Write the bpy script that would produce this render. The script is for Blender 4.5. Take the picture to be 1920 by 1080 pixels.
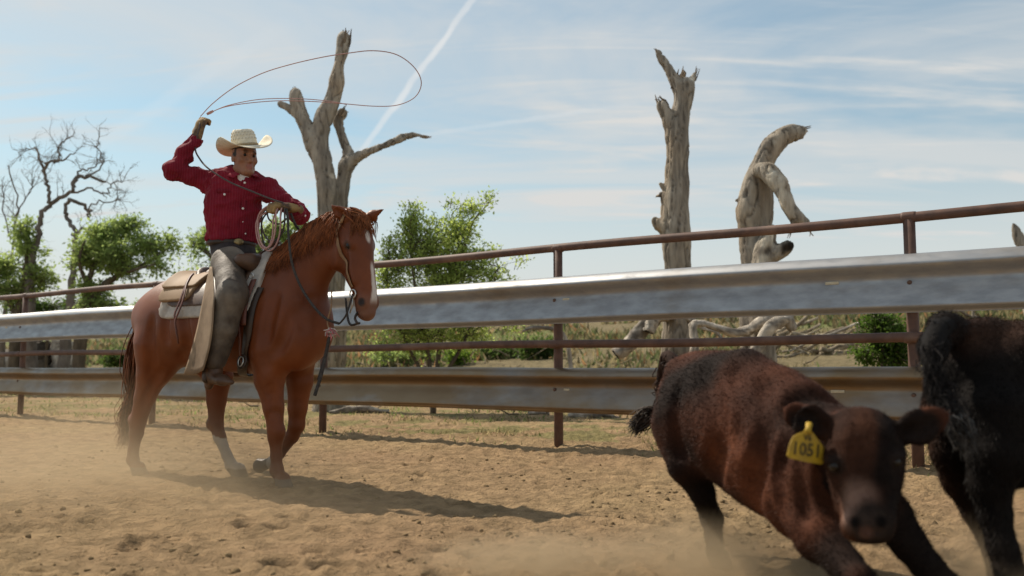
import bpy, math, random
import numpy as np
from mathutils import Vector, noise as mnoise

for _o in list(bpy.data.objects):
    bpy.data.objects.remove(_o, do_unlink=True)
SC = bpy.context.scene
COL = SC.collection

# ------------------------------------------------------------------ camera
FOC, TILT, CAM_Z = 1700.0, math.atan(150.0 / 1700.0), 0.75     # focal length in 1920-wide pixels, upward tilt, height
cam_data = bpy.data.cameras.new('camera')
cam_data.sensor_width = 36.0
cam_data.lens = FOC / 1920.0 * 36.0
cam_data.clip_start, cam_data.clip_end = 0.05, 6000.0
cam_data.dof.use_dof = True
cam_data.dof.focus_distance = 6.0
cam_data.dof.aperture_fstop = 2.0
cam = bpy.data.objects.new('camera', cam_data)
cam.location = (0, 0, CAM_Z)
cam.rotation_euler = (math.pi / 2 + TILT, 0, 0)
COL.objects.link(cam)
SC.camera = cam

# ------------------------------------------------------------------ sun and sky
SUN_ELEV = math.radians(47)
SHADOW_DIR = (0.760, -0.650)                                    # direction shadows fall on the ground
SUN_ROT = math.atan2(-SHADOW_DIR[0], -SHADOW_DIR[1])            # clockwise from +Y
world = bpy.data.worlds.new('World')
SC.world = world
world.use_nodes = True
wn, wl = world.node_tree.nodes, world.node_tree.links
wn.clear()
w_out = wn.new('ShaderNodeOutputWorld')
w_bg = wn.new('ShaderNodeBackground')
w_bg.inputs['Strength'].default_value = 0.10
w_sky = wn.new('ShaderNodeTexSky')
w_sky.sky_type = 'NISHITA'
w_sky.sun_disc = False
w_sky.sun_elevation = SUN_ELEV
w_sky.sun_rotation = SUN_ROT
w_sky.air_density, w_sky.dust_density, w_sky.ozone_density = 1.0, 0.7, 2.2
wl.new(w_bg.outputs[0], w_out.inputs[0])


def wmath(op, a, b=None, clamp=False):
    n = wn.new('ShaderNodeMath'); n.operation = op; n.use_clamp = clamp
    for i, v in enumerate((a, b)):
        if v is None: continue
        if isinstance(v, (int, float)): n.inputs[i].default_value = v
        else: wl.new(v, n.inputs[i])
    return n.outputs[0]


def pix_dir(px, py):
    cx, cy = (px - 960) / FOC, (540 - py) / FOC
    c, s = math.cos(TILT), math.sin(TILT)
    return np.array([cx, c - cy * s, s + cy * c])


w_tc = wn.new('ShaderNodeTexCoord')
DIRV = w_tc.outputs['Generated']
w_sep = wn.new('ShaderNodeSeparateXYZ'); wl.new(DIRV, w_sep.inputs[0])
up = wmath('MAXIMUM', w_sep.outputs[2], 0.03)
# cloud deck: the view ray meets a flat layer high above; coordinates on that layer
w_div = wn.new('ShaderNodeVectorMath'); w_div.operation = 'DIVIDE'
w_cmb = wn.new('ShaderNodeCombineXYZ')
for i in range(3): wl.new(wmath('ADD', up, 0.10), w_cmb.inputs[i])
wl.new(DIRV, w_div.inputs[0]); wl.new(w_cmb.outputs[0], w_div.inputs[1])


def cirrus(scale, rot, stretch, detail, rough, dist, lo, hi, seed):
    mp = wn.new('ShaderNodeMapping'); mp.inputs['Rotation'].default_value = (0, 0, rot)
    mp.inputs['Scale'].default_value = (scale * stretch, scale, 0.0)
    mp.inputs['Location'].default_value = (seed, seed * 0.37, seed)
    wl.new(w_div.outputs[0], mp.inputs[0])
    nz = wn.new('ShaderNodeTexNoise'); nz.inputs['Detail'].default_value = detail
    nz.inputs['Roughness'].default_value = rough; nz.inputs['Distortion'].default_value = dist
    nz.inputs['Scale'].default_value = 1.0
    wl.new(mp.outputs[0], nz.inputs['Vector'])
    mr = wn.new('ShaderNodeMapRange'); mr.interpolation_type = 'SMOOTHSTEP'
    mr.inputs[1].default_value = lo; mr.inputs[2].default_value = hi
    wl.new(nz.outputs[0], mr.inputs[0])
    return mr.outputs[0]


veil = cirrus(0.80, 0.55, 0.45, 7, 0.56, 1.1, 0.42, 0.68, 5.6)
wisps = cirrus(2.1, 0.70, 0.24, 9, 0.60, 1.8, 0.47, 0.72, 7.7)


def contrail(p0, p1, width, fray, amount):
    """A straight trail high in the sky: the band round the great circle through two directions."""
    a, b = pix_dir(*p0), pix_dir(*p1)
    nrm = np.cross(a, b); nrm /= np.linalg.norm(nrm)
    mid = a / np.linalg.norm(a) + b / np.linalg.norm(b); mid /= np.linalg.norm(mid)
    half = float(np.dot(mid, a / np.linalg.norm(a)))
    d1 = wn.new('ShaderNodeVectorMath'); d1.operation = 'DOT_PRODUCT'; d1.inputs[1].default_value = nrm
    wl.new(DIRV, d1.inputs[0])
    nz = wn.new('ShaderNodeTexNoise'); nz.inputs['Scale'].default_value = 26; nz.inputs['Detail'].default_value = 5
    wl.new(DIRV, nz.inputs['Vector'])
    off = wmath('MULTIPLY', wmath('SUBTRACT', nz.outputs[0], 0.5), fray)
    dist = wmath('ABSOLUTE', wmath('ADD', d1.outputs['Value'], off))
    band = wn.new('ShaderNodeMapRange'); band.interpolation_type = 'SMOOTHSTEP'
    band.inputs[1].default_value = width; band.inputs[2].default_value = width * 0.25
    wl.new(dist, band.inputs[0])
    d2 = wn.new('ShaderNodeVectorMath'); d2.operation = 'DOT_PRODUCT'; d2.inputs[1].default_value = mid
    wl.new(DIRV, d2.inputs[0])
    ends = wn.new('ShaderNodeMapRange'); ends.interpolation_type = 'SMOOTHSTEP'
    ends.inputs[1].default_value = half - 0.012; ends.inputs[2].default_value = half + 0.012
    wl.new(d2.outputs['Value'], ends.inputs[0])
    brk = wmath('ADD', wmath('MULTIPLY', nz.outputs[0], 1.1), 0.25, True)
    return wmath('MULTIPLY', wmath('MULTIPLY', wmath('MULTIPLY', band.outputs[0], ends.outputs[0]), brk), amount)


trail_a = contrail((930, -60), (665, 300), 0.0048, 0.009, 0.72)
trail_b = contrail((420, 120), (250, 230), 0.011, 0.012, 0.26)
trail_c = contrail((780, 255), (1120, 205), 0.0035, 0.004, 0.30)
haze_h = wn.new('ShaderNodeMapRange'); haze_h.interpolation_type = 'SMOOTHSTEP'
haze_h.inputs[1].default_value = 0.33; haze_h.inputs[2].default_value = 0.05
wl.new(w_sep.outputs[2], haze_h.inputs[0])
cl = wmath('ADD', wmath('ADD', wmath('MULTIPLY', veil, 0.58), 0.22), wmath('MULTIPLY', wisps, 0.50), True)
trails = wmath('MAXIMUM', wmath('MAXIMUM', trail_a, trail_b), trail_c)
cl = wmath('MAXIMUM', cl, wmath('MULTIPLY', haze_h.outputs[0], 0.92))
w_mix = wn.new('ShaderNodeMixRGB')
w_mix.inputs[2].default_value = (6.5, 6.5, 6.35, 1)             # sunlit thin cloud and haze, in the sky model's own units
w_tint = wn.new('ShaderNodeMixRGB'); w_tint.blend_type = 'MULTIPLY'; w_tint.inputs[0].default_value = 1.0
w_tint.inputs[2].default_value = (1.03, 1.22, 1.06, 1)
wl.new(w_sky.outputs[0], w_tint.inputs[1])
wl.new(cl, w_mix.inputs[0]); wl.new(w_tint.outputs[0], w_mix.inputs[1])
w_tr = wn.new('ShaderNodeMixRGB'); w_tr.inputs[2].default_value = (7.9, 7.85, 7.7, 1)      # dense ice of the vapour trails
wl.new(trails, w_tr.inputs[0]); wl.new(w_mix.outputs[0], w_tr.inputs[1]); wl.new(w_tr.outputs[0], w_bg.inputs['Color'])

sun_data = bpy.data.lights.new('sun', 'SUN')
sun_data.energy = 4.9
sun_data.angle = math.radians(0.55)
sun_data.color = (1.0, 0.90, 0.76)
sun = bpy.data.objects.new('sun', sun_data)
_ce = math.cos(SUN_ELEV)
sun.rotation_euler = Vector((SHADOW_DIR[0] * _ce, SHADOW_DIR[1] * _ce, -math.sin(SUN_ELEV))).to_track_quat('-Z', 'Y').to_euler()
sun.location = (-8, 8, 12)
COL.objects.link(sun)

SC.view_settings.view_transform = 'Standard'
SC.view_settings.look = 'None'
SC.view_settings.exposure = 0.12
SC.view_settings.gamma = 1.0
SC.render.engine = 'CYCLES'
SC.cycles.use_denoising = True
SC.cycles.max_bounces = 9
SC.cycles.diffuse_bounces = 6
SC.cycles.transparent_max_bounces = 12
SC.cycles.volume_bounces = 1

# ------------------------------------------------------------------ geometry helpers
RNG = np.random.default_rng(11)
random.seed(5)
A = np.array


def at(px, py, Y):
    """World point seen at photo pixel (px, py) at distance Y in front of the camera."""
    d = pix_dir(px, py)
    return d * (Y / d[1]) + A([0, 0, CAM_Z])


def on_plane(px, py, p0, nrm):
    """World point where the ray through a pixel meets a vertical plane (point p0, normal nrm; both 2-D)."""
    d = pix_dir(px, py)
    t = np.dot(nrm, p0) / np.dot(nrm, d[:2])
    return d * t + A([0, 0, CAM_Z])


BASE = {}


def finish(o, parent, base):
    COL.objects.link(o)
    if parent is not None:
        o.parent = parent
        BASE[o] = BASE[parent]
    else:
        o.location = base
        BASE[o] = A(base, float)
    return o


def tag(o, label=None, cat=None, group=None, kind=None):
    if label: o['label'] = label
    if cat: o['category'] = cat
    if group: o['group'] = group
    if kind: o['kind'] = kind
    return o


def thing(name, base, label, cat, group=None):
    e = bpy.data.objects.new(name, None)
    e.empty_display_size = 0.1
    finish(e, None, tuple(float(c) for c in base))
    return tag(e, label, cat, group)


def mesh_obj(name, verts, faces, mat, parent=None, base=None, smooth=True, col=None):
    """One mesh object from world-space vertices."""
    verts = np.asarray(verts, float)
    if parent is not None: b = BASE[parent]
    elif base is not None: b = A(base, float)
    else: b = A([verts[:, 0].mean(), verts[:, 1].mean(), verts[:, 2].min()])
    me = bpy.data.meshes.new(name)
    v = (verts - b).astype(np.float32)
    if isinstance(faces, np.ndarray):
        n = faces.shape[1]
        me.vertices.add(len(v)); me.vertices.foreach_set('co', v.ravel())
        me.loops.add(faces.size); me.loops.foreach_set('vertex_index', faces.astype(np.int32).ravel())
        me.polygons.add(len(faces))
        me.polygons.foreach_set('loop_start', np.arange(0, faces.size, n, dtype=np.int32))
        me.update(calc_edges=True)
    else:
        me.from_pydata(v.tolist(), [], faces); me.update()
    if smooth: me.polygons.foreach_set('use_smooth', np.ones(len(me.polygons), bool))
    if col is not None:
        at_ = me.color_attributes.new('Col', 'FLOAT_COLOR', 'POINT')
        c4 = np.ones((len(v), 4), np.float32); c4[:, :3] = col
        at_.data.foreach_set('color', c4.ravel())
    me.materials.append(mat)
    o = bpy.data.objects.new(name, me)
    return finish(o, parent, tuple(float(c) for c in b))


class MB:
    """Collects shapes that become one mesh."""
    def __init__(s): s.v, s.f, s.c = [], [], []
    def add(s, v, f, c=None):
        n = len(s.v); s.v += [tuple(p) for p in v]; s.f += [tuple(i + n for i in q) for q in f]
        if c is not None: s.c += [c] * len(v)
        return s
    def build(s, name, mat, parent=None, **k):
        if s.c: k['col'] = A(s.c)
        return mesh_obj(name, A(s.v), s.f, mat, parent, **k)


def unit(v):
    v = A(v, float); return v / (np.linalg.norm(v) + 1e-12)


def catmull(pts, n):
    """Smooth path through points (rows may carry radii too)."""
    P = A(pts, float)
    if len(P) == 2: return P[0] + (P[1] - P[0]) * np.linspace(0, 1, n + 1)[:, None]
    Q = np.vstack([2 * P[0] - P[1], P, 2 * P[-1] - P[-2]])
    out = []
    for i in range(1, len(Q) - 2):
        t = np.linspace(0, 1, n, endpoint=False)[:, None]
        a, b, c, d = Q[i - 1], Q[i], Q[i + 1], Q[i + 2]
        out.append(0.5 * (2 * b + (c - a) * t + (2 * a - 5 * b + 4 * c - d) * t ** 2 + (3 * b - a - 3 * c + d) * t ** 3))
    out.append(P[-1][None])
    return np.vstack(out)


def tube(path, rad, seg=8, mb=None, cap=True, flat=1.0, side=None, c=None):
    """Sweep a ring along a path; flat squeezes it across the side direction."""
    P = A(path, float)[:, :3]; n = len(P)
    R = np.broadcast_to(A(rad, float), (n,)).copy()
    T = np.gradient(P, axis=0); T /= np.linalg.norm(T, axis=1)[:, None] + 1e-12
    u = A(side, float) if side is not None else (A([0, 0, 1.]) if abs(T[0][2]) < 0.9 else A([1., 0, 0]))
    V, F = [], []
    ang = np.arange(seg) * 2 * math.pi / seg
    for i in range(n):
        u0 = A(side, float) if side is not None else u
        u = unit(u0 - np.dot(u0, T[i]) * T[i]); w = np.cross(T[i], u)
        V.append(P[i] + R[i] * (np.cos(ang)[:, None] * u * flat + np.sin(ang)[:, None] * w))
    V = np.vstack(V)
    for i in range(n - 1):
        for j in range(seg):
            k = (j + 1) % seg
            F.append((i * seg + j, i * seg + k, (i + 1) * seg + k, (i + 1) * seg + j))
    if cap:
        F.append(tuple(range(seg))[::-1]); F.append(tuple((n - 1) * seg + j for j in range(seg)))
    if mb is None: mb = MB()
    return mb.add(V, F, c)


def box(c, sx, sy, sz, ax=(1, 0, 0), az=(0, 0, 1), mb=None, bev=0.0):
    """Box centred at c with half sizes, axes ax / az, edges chamfered when bev > 0."""
    x = unit(ax); z = unit(A(az, float) - np.dot(az, x) * x); y = np.cross(z, x)
    if mb is None: mb = MB()
    if bev <= 0:
        V = [A(c) + x * sx * i + y * sy * j + z * sz * k for i in (-1, 1) for j in (-1, 1) for k in (-1, 1)]
        return mb.add(V, [(0, 1, 3, 2), (4, 6, 7, 5), (0, 4, 5, 1), (2, 3, 7, 6), (0, 2, 6, 4), (1, 5, 7, 3)])
    prof = [(-sx + bev, -sy), (sx - bev, -sy), (sx, -sy + bev), (sx, sy - bev), (sx - bev, sy), (-sx + bev, sy), (-sx, sy - bev), (-sx, -sy + bev)]
    V = []
    for zz, s in ((-sz, 1 - bev / max(sx, sy)), (-sz + bev, 1), (sz - bev, 1), (sz, 1 - bev / max(sx, sy))):
        V += [A(c) + x * a * s + y * b * s + z * zz for a, b in prof]
    F = [tuple(range(8))[::-1], tuple(range(24, 32))]
    for r in range(3):
        for j in range(8):
            F.append((r * 8 + j, r * 8 + (j + 1) % 8, (r + 1) * 8 + (j + 1) % 8, (r + 1) * 8 + j))
    return mb.add(V, F)


class SDF:
    """A body modelled as blended solids on a grid; mesh() turns it into one continuous skin."""
    def __init__(s, lo, hi, h, pad=0.0):
        s.lo, s.h, s.pad = A(lo, float), h, pad
        s.n = np.ceil((A(hi, float) - s.lo) / h).astype(int) + 1
        s.V = np.full(s.n, 9.0, np.float32)

    def _win(s, lo, hi):
        i0 = np.clip(np.floor((lo - s.lo) / s.h).astype(int), 0, s.n); i1 = np.clip(np.ceil((hi - s.lo) / s.h).astype(int) + 1, 0, s.n)
        if np.any(i1 <= i0): return None, None
        ax = [s.lo[k] + np.arange(i0[k], i1[k]) * s.h for k in range(3)]
        g = np.stack(np.meshgrid(*ax, indexing='ij'), -1).astype(np.float32)
        return (slice(i0[0], i1[0]), slice(i0[1], i1[1]), slice(i0[2], i1[2])), g

    def _comb(s, w, d, k, cut):
        v = s.V[w]
        if cut:
            d = -d
            if k <= 0: s.V[w] = np.maximum(v, d); return
            h = np.clip(0.5 - 0.5 * (v - d) / k, 0, 1); s.V[w] = v + (d - v) * h + k * h * (1 - h); return
        if k <= 0: s.V[w] = np.minimum(v, d); return
        h = np.clip(0.5 + 0.5 * (v - d) / k, 0, 1)
        s.V[w] = v + (d - v) * h - k * h * (1 - h)

    def seg(s, a, b, ra, rb, k=0.03, side=None, fa=1.0, fb=1.0, cut=False):
        """Tapered rounded bar; fa, fb scale its thickness along the side direction."""
        a, b = A(a, float)[:3], A(b, float)[:3]
        m = max(ra * max(1, fa), rb * max(1, fb)) + k + 2.5 * s.h + s.pad
        w, g = s._win(np.minimum(a, b) - m, np.maximum(a, b) + m)
        if w is None: return s
        ab = b - a; L2 = np.dot(ab, ab) + 1e-9
        t = np.clip(((g - a) @ ab) / L2, 0, 1).astype(np.float32)
        q = g - a.astype(np.float32) - t[..., None] * ab.astype(np.float32)
        r = ra + (rb - ra) * t
        if side is None:
            d = np.sqrt((q * q).sum(-1)) - r
        else:
            sd = unit(side).astype(np.float32); f = fa + (fb - fa) * t
            u = q @ sd; ww = (q * q).sum(-1) - u * u
            l = np.sqrt(np.maximum(ww + (u / f) ** 2, 1e-12))
            d = (l / r - 1) * r * np.minimum(1, f)
        s._comb(w, d.astype(np.float32), k, cut); return s

    def chain(s, pts, rad, k=0.03, side=None, flat=None, kin=None):
        n = len(pts)
        flat = flat if flat is not None else [1.0] * n
        for i in range(n - 1):
            s.seg(pts[i], pts[i + 1], rad[i], rad[i + 1], k if (i == 0 or kin is None) else kin, side, flat[i], flat[i + 1])
        return s

    def ell(s, c, r, ax=None, k=0.03, cut=False):
        """Ellipsoid; ax gives its three axes as rows."""
        c, r = A(c, float)[:3], A(r, float)
        m = r.max() + k + 2.5 * s.h + s.pad
        w, g = s._win(c - m, c + m)
        if w is None: return s
        q = (g - c.astype(np.float32))
        if ax is not None: q = q @ A(ax, np.float32).T
        l = np.sqrt(np.maximum(((q / r.astype(np.float32)) ** 2).sum(-1), 1e-12))
        l2 = np.sqrt(np.maximum(((q / (r * r).astype(np.float32)) ** 2).sum(-1), 1e-12))
        d = l * (l - 1) / l2
        s._comb(w, d.astype(np.float32), k, cut); return s

    def cutz(s, z):
        iz = max(0, int((z - s.lo[2]) / s.h))
        zz = (s.lo[2] + np.arange(s.n[2]) * s.h)
        s.V[:] = np.maximum(s.V, (z - zz)[None, None, :]); return s

    def val(s, P):
        P = np.atleast_2d(A(P, float)); q = np.clip((P - s.lo) / s.h, 0, s.n - 1.001)
        i = q.astype(int); f = q - i; o = 0
        for dx in (0, 1):
            for dy in (0, 1):
                for dz in (0, 1):
                    wgt = (f[:, 0] if dx else 1 - f[:, 0]) * (f[:, 1] if dy else 1 - f[:, 1]) * (f[:, 2] if dz else 1 - f[:, 2])
                    o = o + wgt * s.V[i[:, 0] + dx, i[:, 1] + dy, i[:, 2] + dz]
        return o

    def grad(s, P):
        P = np.atleast_2d(A(P, float)); e = s.h; G = np.zeros_like(P)
        for k in range(3):
            d = np.zeros(3); d[k] = e; G[:, k] = s.val(P + d) - s.val(P - d)
        return G / (np.linalg.norm(G, axis=1)[:, None] + 1e-9)

    def snap(s, P, off=0.0, it=6):
        """Move points onto the skin (plus an offset)."""
        P = np.atleast_2d(A(P, float)).copy()
        for _ in range(it):
            d = np.clip(s.val(P) - off, -0.05, 0.05); P -= s.grad(P) * d[:, None] * 0.8
        return P

    def mesh(s):
        V = s.V; h = s.h
        # pad so the skin is closed where it meets the grid border
        V = V.copy(); V[0] = V[-1] = 9; V[:, 0] = V[:, -1] = 9; V[:, :, 0] = V[:, :, -1] = 9
        S = V < 0
        c = S[:-1, :-1, :-1].astype(np.int8)
        tot = np.zeros(c.shape, np.int8)
        for dx in (0, 1):
            for dy in (0, 1):
                for dz in (0, 1):
                    tot += S[dx:dx + c.shape[0], dy:dy + c.shape[1], dz:dz + c.shape[2]]
        act = np.argwhere((tot > 0) & (tot < 8))
        idx = np.full(c.shape, -1, np.int64); idx[tuple(act.T)] = np.arange(len(act))
        acc = np.zeros((len(act), 3)); cnt = np.zeros(len(act))
        corners = [(x, y, z) for x in (0, 1) for y in (0, 1) for z in (0, 1)]
        val = {k: V[act[:, 0] + k[0], act[:, 1] + k[1], act[:, 2] + k[2]] for k in corners}
        for a in corners:
            for ax in range(3):
                if a[ax]: continue
                b = list(a); b[ax] = 1; b = tuple(b)
                va, vb = val[a], val[b]; m = (va < 0) != (vb < 0)
                t = np.clip(va / np.where(m, va - vb, 1), 0, 1)
                p = np.repeat(A(a, float)[None], len(act), 0); p[:, ax] = t
                acc[m] += p[m]; cnt[m] += 1
        P = s.lo + (act + acc / cnt[:, None]) * h
        F = []
        for ax in range(3):
            o1, o2 = [(1, 2), (2, 0), (0, 1)][ax]
            sl0 = [slice(1, -1)] * 3; sl0[ax] = slice(0, -1); sl1 = list(sl0); sl1[ax] = slice(1, None)
            a, b = S[tuple(sl0)], S[tuple(sl1)]
            for flip in (0, 1):
                e = np.argwhere((a & ~b) if not flip else (~a & b))
                if len(e) == 0: continue
                e = e + [0 if k == ax else 1 for k in range(3)]
                q = []
                for d1, d2 in ((-1, -1), (0, -1), (0, 0), (-1, 0)):
                    t = e.copy(); t[:, o1] += d1; t[:, o2] += d2
                    q.append(idx[t[:, 0], t[:, 1], t[:, 2]])
                q = np.stack(q, 1)
                F.append(q if not flip else q[:, ::-1])
        F = np.vstack(F)
        return P, F[(F >= 0).all(1)]


def relax(P, F, it=2, w=0.5):
    """Gentle smoothing of a quad skin."""
    e = np.vstack([F[:, [0, 1]], F[:, [1, 2]], F[:, [2, 3]], F[:, [3, 0]]])
    e = np.vstack([e, e[:, ::-1]])
    cnt = np.bincount(e[:, 0], minlength=len(P))[:, None]
    for k in range(it * 2):
        m = np.stack([np.bincount(e[:, 0], P[e[:, 1], j], len(P)) for j in range(3)], 1) / np.maximum(cnt, 1)
        P = P + (m - P) * (w if k % 2 == 0 else -w * 1.03)
    return P


def vnormals(P, F):
    n = np.cross(P[F[:, 2]] - P[F[:, 0]], P[F[:, 3]] - P[F[:, 1]])
    N = np.zeros_like(P)
    for j in range(4):
        for k in range(3): N[:, k] += np.bincount(F[:, j], n[:, k], len(P))
    return N / (np.linalg.norm(N, axis=1)[:, None] + 1e-12)


_wv = np.random.default_rng(3)


def wob(P, freq, seed=0, oct=3):
    """Cheap smooth noise in about -1..1 at an array of points."""
    r = np.random.default_rng(seed); o = np.zeros(len(P)); amp = 1.0; tot = 0
    for k in range(oct):
        for j in range(5):
            d = r.normal(size=3); d /= np.linalg.norm(d)
            o += amp * np.sin((P @ d) * freq * (2.0 ** k) * r.uniform(0.7, 1.3) + r.uniform(0, 6.28)) / 2.2
        tot += amp; amp *= 0.55
    return o / tot


def vnoise(x, y, seed=0):
    """Value noise on a 2-D array, 0..1."""
    xi, yi = np.floor(x).astype(np.int64), np.floor(y).astype(np.int64)
    fx, fy = x - xi, y - yi
    fx = fx * fx * (3 - 2 * fx); fy = fy * fy * (3 - 2 * fy)
    def hsh(a, b):
        n = (a * 374761393 + b * 668265263 + seed * 974634617) & 0x7fffffff
        n = ((n ^ (n >> 13)) * 1274126177) & 0x7fffffff
        n = ((n ^ (n >> 16)) * 668265263) & 0x7fffffff
        return (n & 0xffff) / 65535.0
    a, b, c, d = hsh(xi, yi), hsh(xi + 1, yi), hsh(xi, yi + 1), hsh(xi + 1, yi + 1)
    return a + (b - a) * fx + (c - a) * fy + (a - b - c + d) * fx * fy


def fbm(x, y, seed=0, oct=4, rough=0.5):
    o = 0; amp = 1; tot = 0
    for k in range(oct):
        o = o + amp * vnoise(x * 2 ** k, y * 2 ** k, seed + k * 17); tot += amp; amp *= rough
    return o / tot


def hairs(P, N, C, length, width, lean, rng, droop=0.0, segs=1):
    """Short hairs standing on points P with normals N: one thin triangle each (two when segs > 1)."""
    n = len(P)
    d = N * 0.55 + lean + rng.normal(size=(n, 3)) * 0.22
    d[:, 2] -= droop; d /= np.linalg.norm(d, axis=1)[:, None]
    L = length * rng.uniform(0.6, 1.25, n)[:, None]
    s = np.cross(d, rng.normal(size=(n, 3))); s /= np.linalg.norm(s, axis=1)[:, None] + 1e-9
    V = np.empty((n, 3, 3)); V[:, 0] = P - s * width - N * 0.003; V[:, 1] = P + s * width - N * 0.003; V[:, 2] = P + d * L
    return V.reshape(-1, 3), np.arange(3 * n).reshape(-1, 3), np.repeat(C, 3, 0)


def sample_skin(P, F, n, rng, mask=None):
    a = np.linalg.norm(np.cross(P[F[:, 2]] - P[F[:, 0]], P[F[:, 3]] - P[F[:, 1]]), axis=1)
    if mask is not None: a = a * mask[F].mean(1)
    fi = rng.choice(len(F), n, p=a / a.sum())
    w = rng.dirichlet((1, 1, 1, 1), n)
    return fi, w


def strand(p0, pts, r0, mb, rng, c=None, seg=3):
    """One lock of hair: thin tapering tube through points."""
    path = catmull([p0] + list(pts), 3)
    r = r0 * (1 - 0.85 * np.linspace(0, 1, len(path)) ** 2)
    tube(path, r, seg, mb, cap=False, c=c)


# ------------------------------------------------------------------ materials
MATS = {}


def material(name, c1, c2=None, scale=6.0, detail=5, rough=0.7, spec=0.3, bump=0.0, bscale=None, stretch=(1, 1, 1), attr=False,
             lo=0.35, hi=0.65, metal=0.0, c3=None, s3=1.5, lo3=0.5, hi3=0.7, sheen=0.0, trans=0.0, bdist=0.02, rvar=0.0):
    if name in MATS: return MATS[name]
    m = bpy.data.materials.new(name); m.use_nodes = True; MATS[name] = m
    n, l = m.node_tree.nodes, m.node_tree.links
    b = n['Principled BSDF']
    b.inputs['Roughness'].default_value = rough; b.inputs['Metallic'].default_value = metal
    b.inputs['Specular IOR Level'].default_value = spec
    if sheen:
        b.inputs['Sheen Weight'].default_value = sheen; b.inputs['Sheen Roughness'].default_value = 0.4
    tc = n.new('ShaderNodeTexCoord'); mp = n.new('ShaderNodeMapping'); mp.inputs['Scale'].default_value = stretch
    l.new(tc.outputs['Object'], mp.inputs[0])

    def nz(sc, det, lo_, hi_, r=0.6):
        t = n.new('ShaderNodeTexNoise'); t.inputs['Scale'].default_value = sc; t.inputs['Detail'].default_value = det
        t.inputs['Roughness'].default_value = r
        l.new(mp.outputs[0], t.inputs['Vector'])
        r_ = n.new('ShaderNodeMapRange'); r_.inputs[1].default_value = lo_; r_.inputs[2].default_value = hi_
        l.new(t.outputs[0], r_.inputs[0]); return t.outputs[0], r_.outputs[0]

    def mixc(f, a, c, bt='MIX'):
        x = n.new('ShaderNodeMixRGB'); x.blend_type = bt
        if isinstance(f, float): x.inputs[0].default_value = f
        else: l.new(f, x.inputs[0])
        for i, v in ((1, a), (2, c)):
            if isinstance(v, tuple): x.inputs[i].default_value = (*v, 1)
            else: l.new(v, x.inputs[i])
        return x.outputs[0]
    raw, fac = nz(scale, detail, lo, hi)
    if attr:
        a = n.new('ShaderNodeAttribute'); a.attribute_name = 'Col'
        base = a.outputs['Color']
        c = mixc(fac, mixc(1.0, base, c1, 'MULTIPLY'), mixc(1.0, base, c2 or c1, 'MULTIPLY'))
    else:
        c = mixc(fac, c1, c2 or c1)
    if c3 is not None:
        _, f3 = nz(s3, 4, lo3, hi3); c = mixc(f3, c, c3)
    l.new(c, b.inputs['Base Color'])
    if rvar:
        mr = n.new('ShaderNodeMapRange'); mr.inputs[3].default_value = rough - rvar; mr.inputs[4].default_value = rough + rvar
        l.new(fac, mr.inputs[0]); l.new(mr.outputs[0], b.inputs['Roughness'])
    if bump:
        t, _ = nz(bscale or scale * 3, 8, 0, 1, 0.65)
        bp = n.new('ShaderNodeBump'); bp.inputs['Strength'].default_value = bump; bp.inputs['Distance'].default_value = bdist
        l.new(t, bp.inputs['Height']); l.new(bp.outputs[0], b.inputs['Normal'])
    if trans:
        tr = n.new('ShaderNodeBsdfTranslucent'); l.new(c, tr.inputs[0])
        ms = n.new('ShaderNodeMixShader'); ms.inputs[0].default_value = trans
        l.new(b.outputs[0], ms.inputs[1]); l.new(tr.outputs[0], ms.inputs[2])
        l.new(ms.outputs[0], n['Material Output'].inputs[0])
    return m

# ------------------------------------------------------------------ ground
FENCE_P0 = A([2.93, 6.55]); FENCE_T = unit([-2.57, 1.80]); FENCE_N = A([-FENCE_T[1], FENCE_T[0]])
if FENCE_N[1] < 0: FENCE_N = -FENCE_N                      # pointing away from the camera, beyond the fence


def sm(a, b, x):
    t = np.clip((x - a) / (b - a), 0, 1); return t * t * (3 - 2 * t)


def beyond(x, y): return (x - FENCE_P0[0]) * FENCE_N[0] + (y - FENCE_P0[1]) * FENCE_N[1]


def ground_low(x, y):
    """Broad shape of the land: level arena, a low bank at the fence, a rise far behind."""
    s = beyond(x, y)
    z = 0.04 * (fbm(x * 0.45 + 9, y * 0.45, 3, 3) - 0.5)
    z = z + 0.05 * np.exp(-((s - 0.15) / 0.35) ** 2) * (0.4 + 1.2 * fbm(x * 1.3, y * 1.3, 8, 2))
    z = z + 0.10 * sm(0.4, 2.6, s) * fbm(x * 0.6, y * 0.6, 21, 3)
    rise = np.clip(s - 5.5, 0, 42)
    z = z + 0.115 * rise * sm(0, 8, rise) + 0.5 * sm(8, 30, s) * (fbm(x * 0.09, y * 0.09, 31, 3) - 0.5)
    z = z - 0.02 * np.clip(s - 60, 0, 900)
    return z


def ground_at(x, y):
    x, y = np.atleast_1d(A(x, float)), np.atleast_1d(A(y, float))
    return float(ground_low(x, y)[0])


def clods(x, y):
    s = beyond(x, y)
    act = 1 + 0.9 * np.exp(-((s - 0.9) / 1.1) ** 2) - 0.25 * sm(2.5, 5, s)
    warp = fbm(x * 2.1, y * 2.1, 77, 2)
    a = fbm(x * 5.5 + warp * 2, y * 5.5, 41, 3)
    b = fbm(x * 15, y * 15, 51, 3)
    c = vnoise(x * 31, y * 31, 61)
    pock = np.clip(0.40 - fbm(x * 3.2 + warp, y * 3.2, 91, 2), 0, 1)       # hoof-churned hollows
    return act * (0.022 * (a - 0.5) + 0.036 * np.clip(b - 0.45, -0.15, 1) + 0.013 * c - 0.05 * pock)


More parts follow.
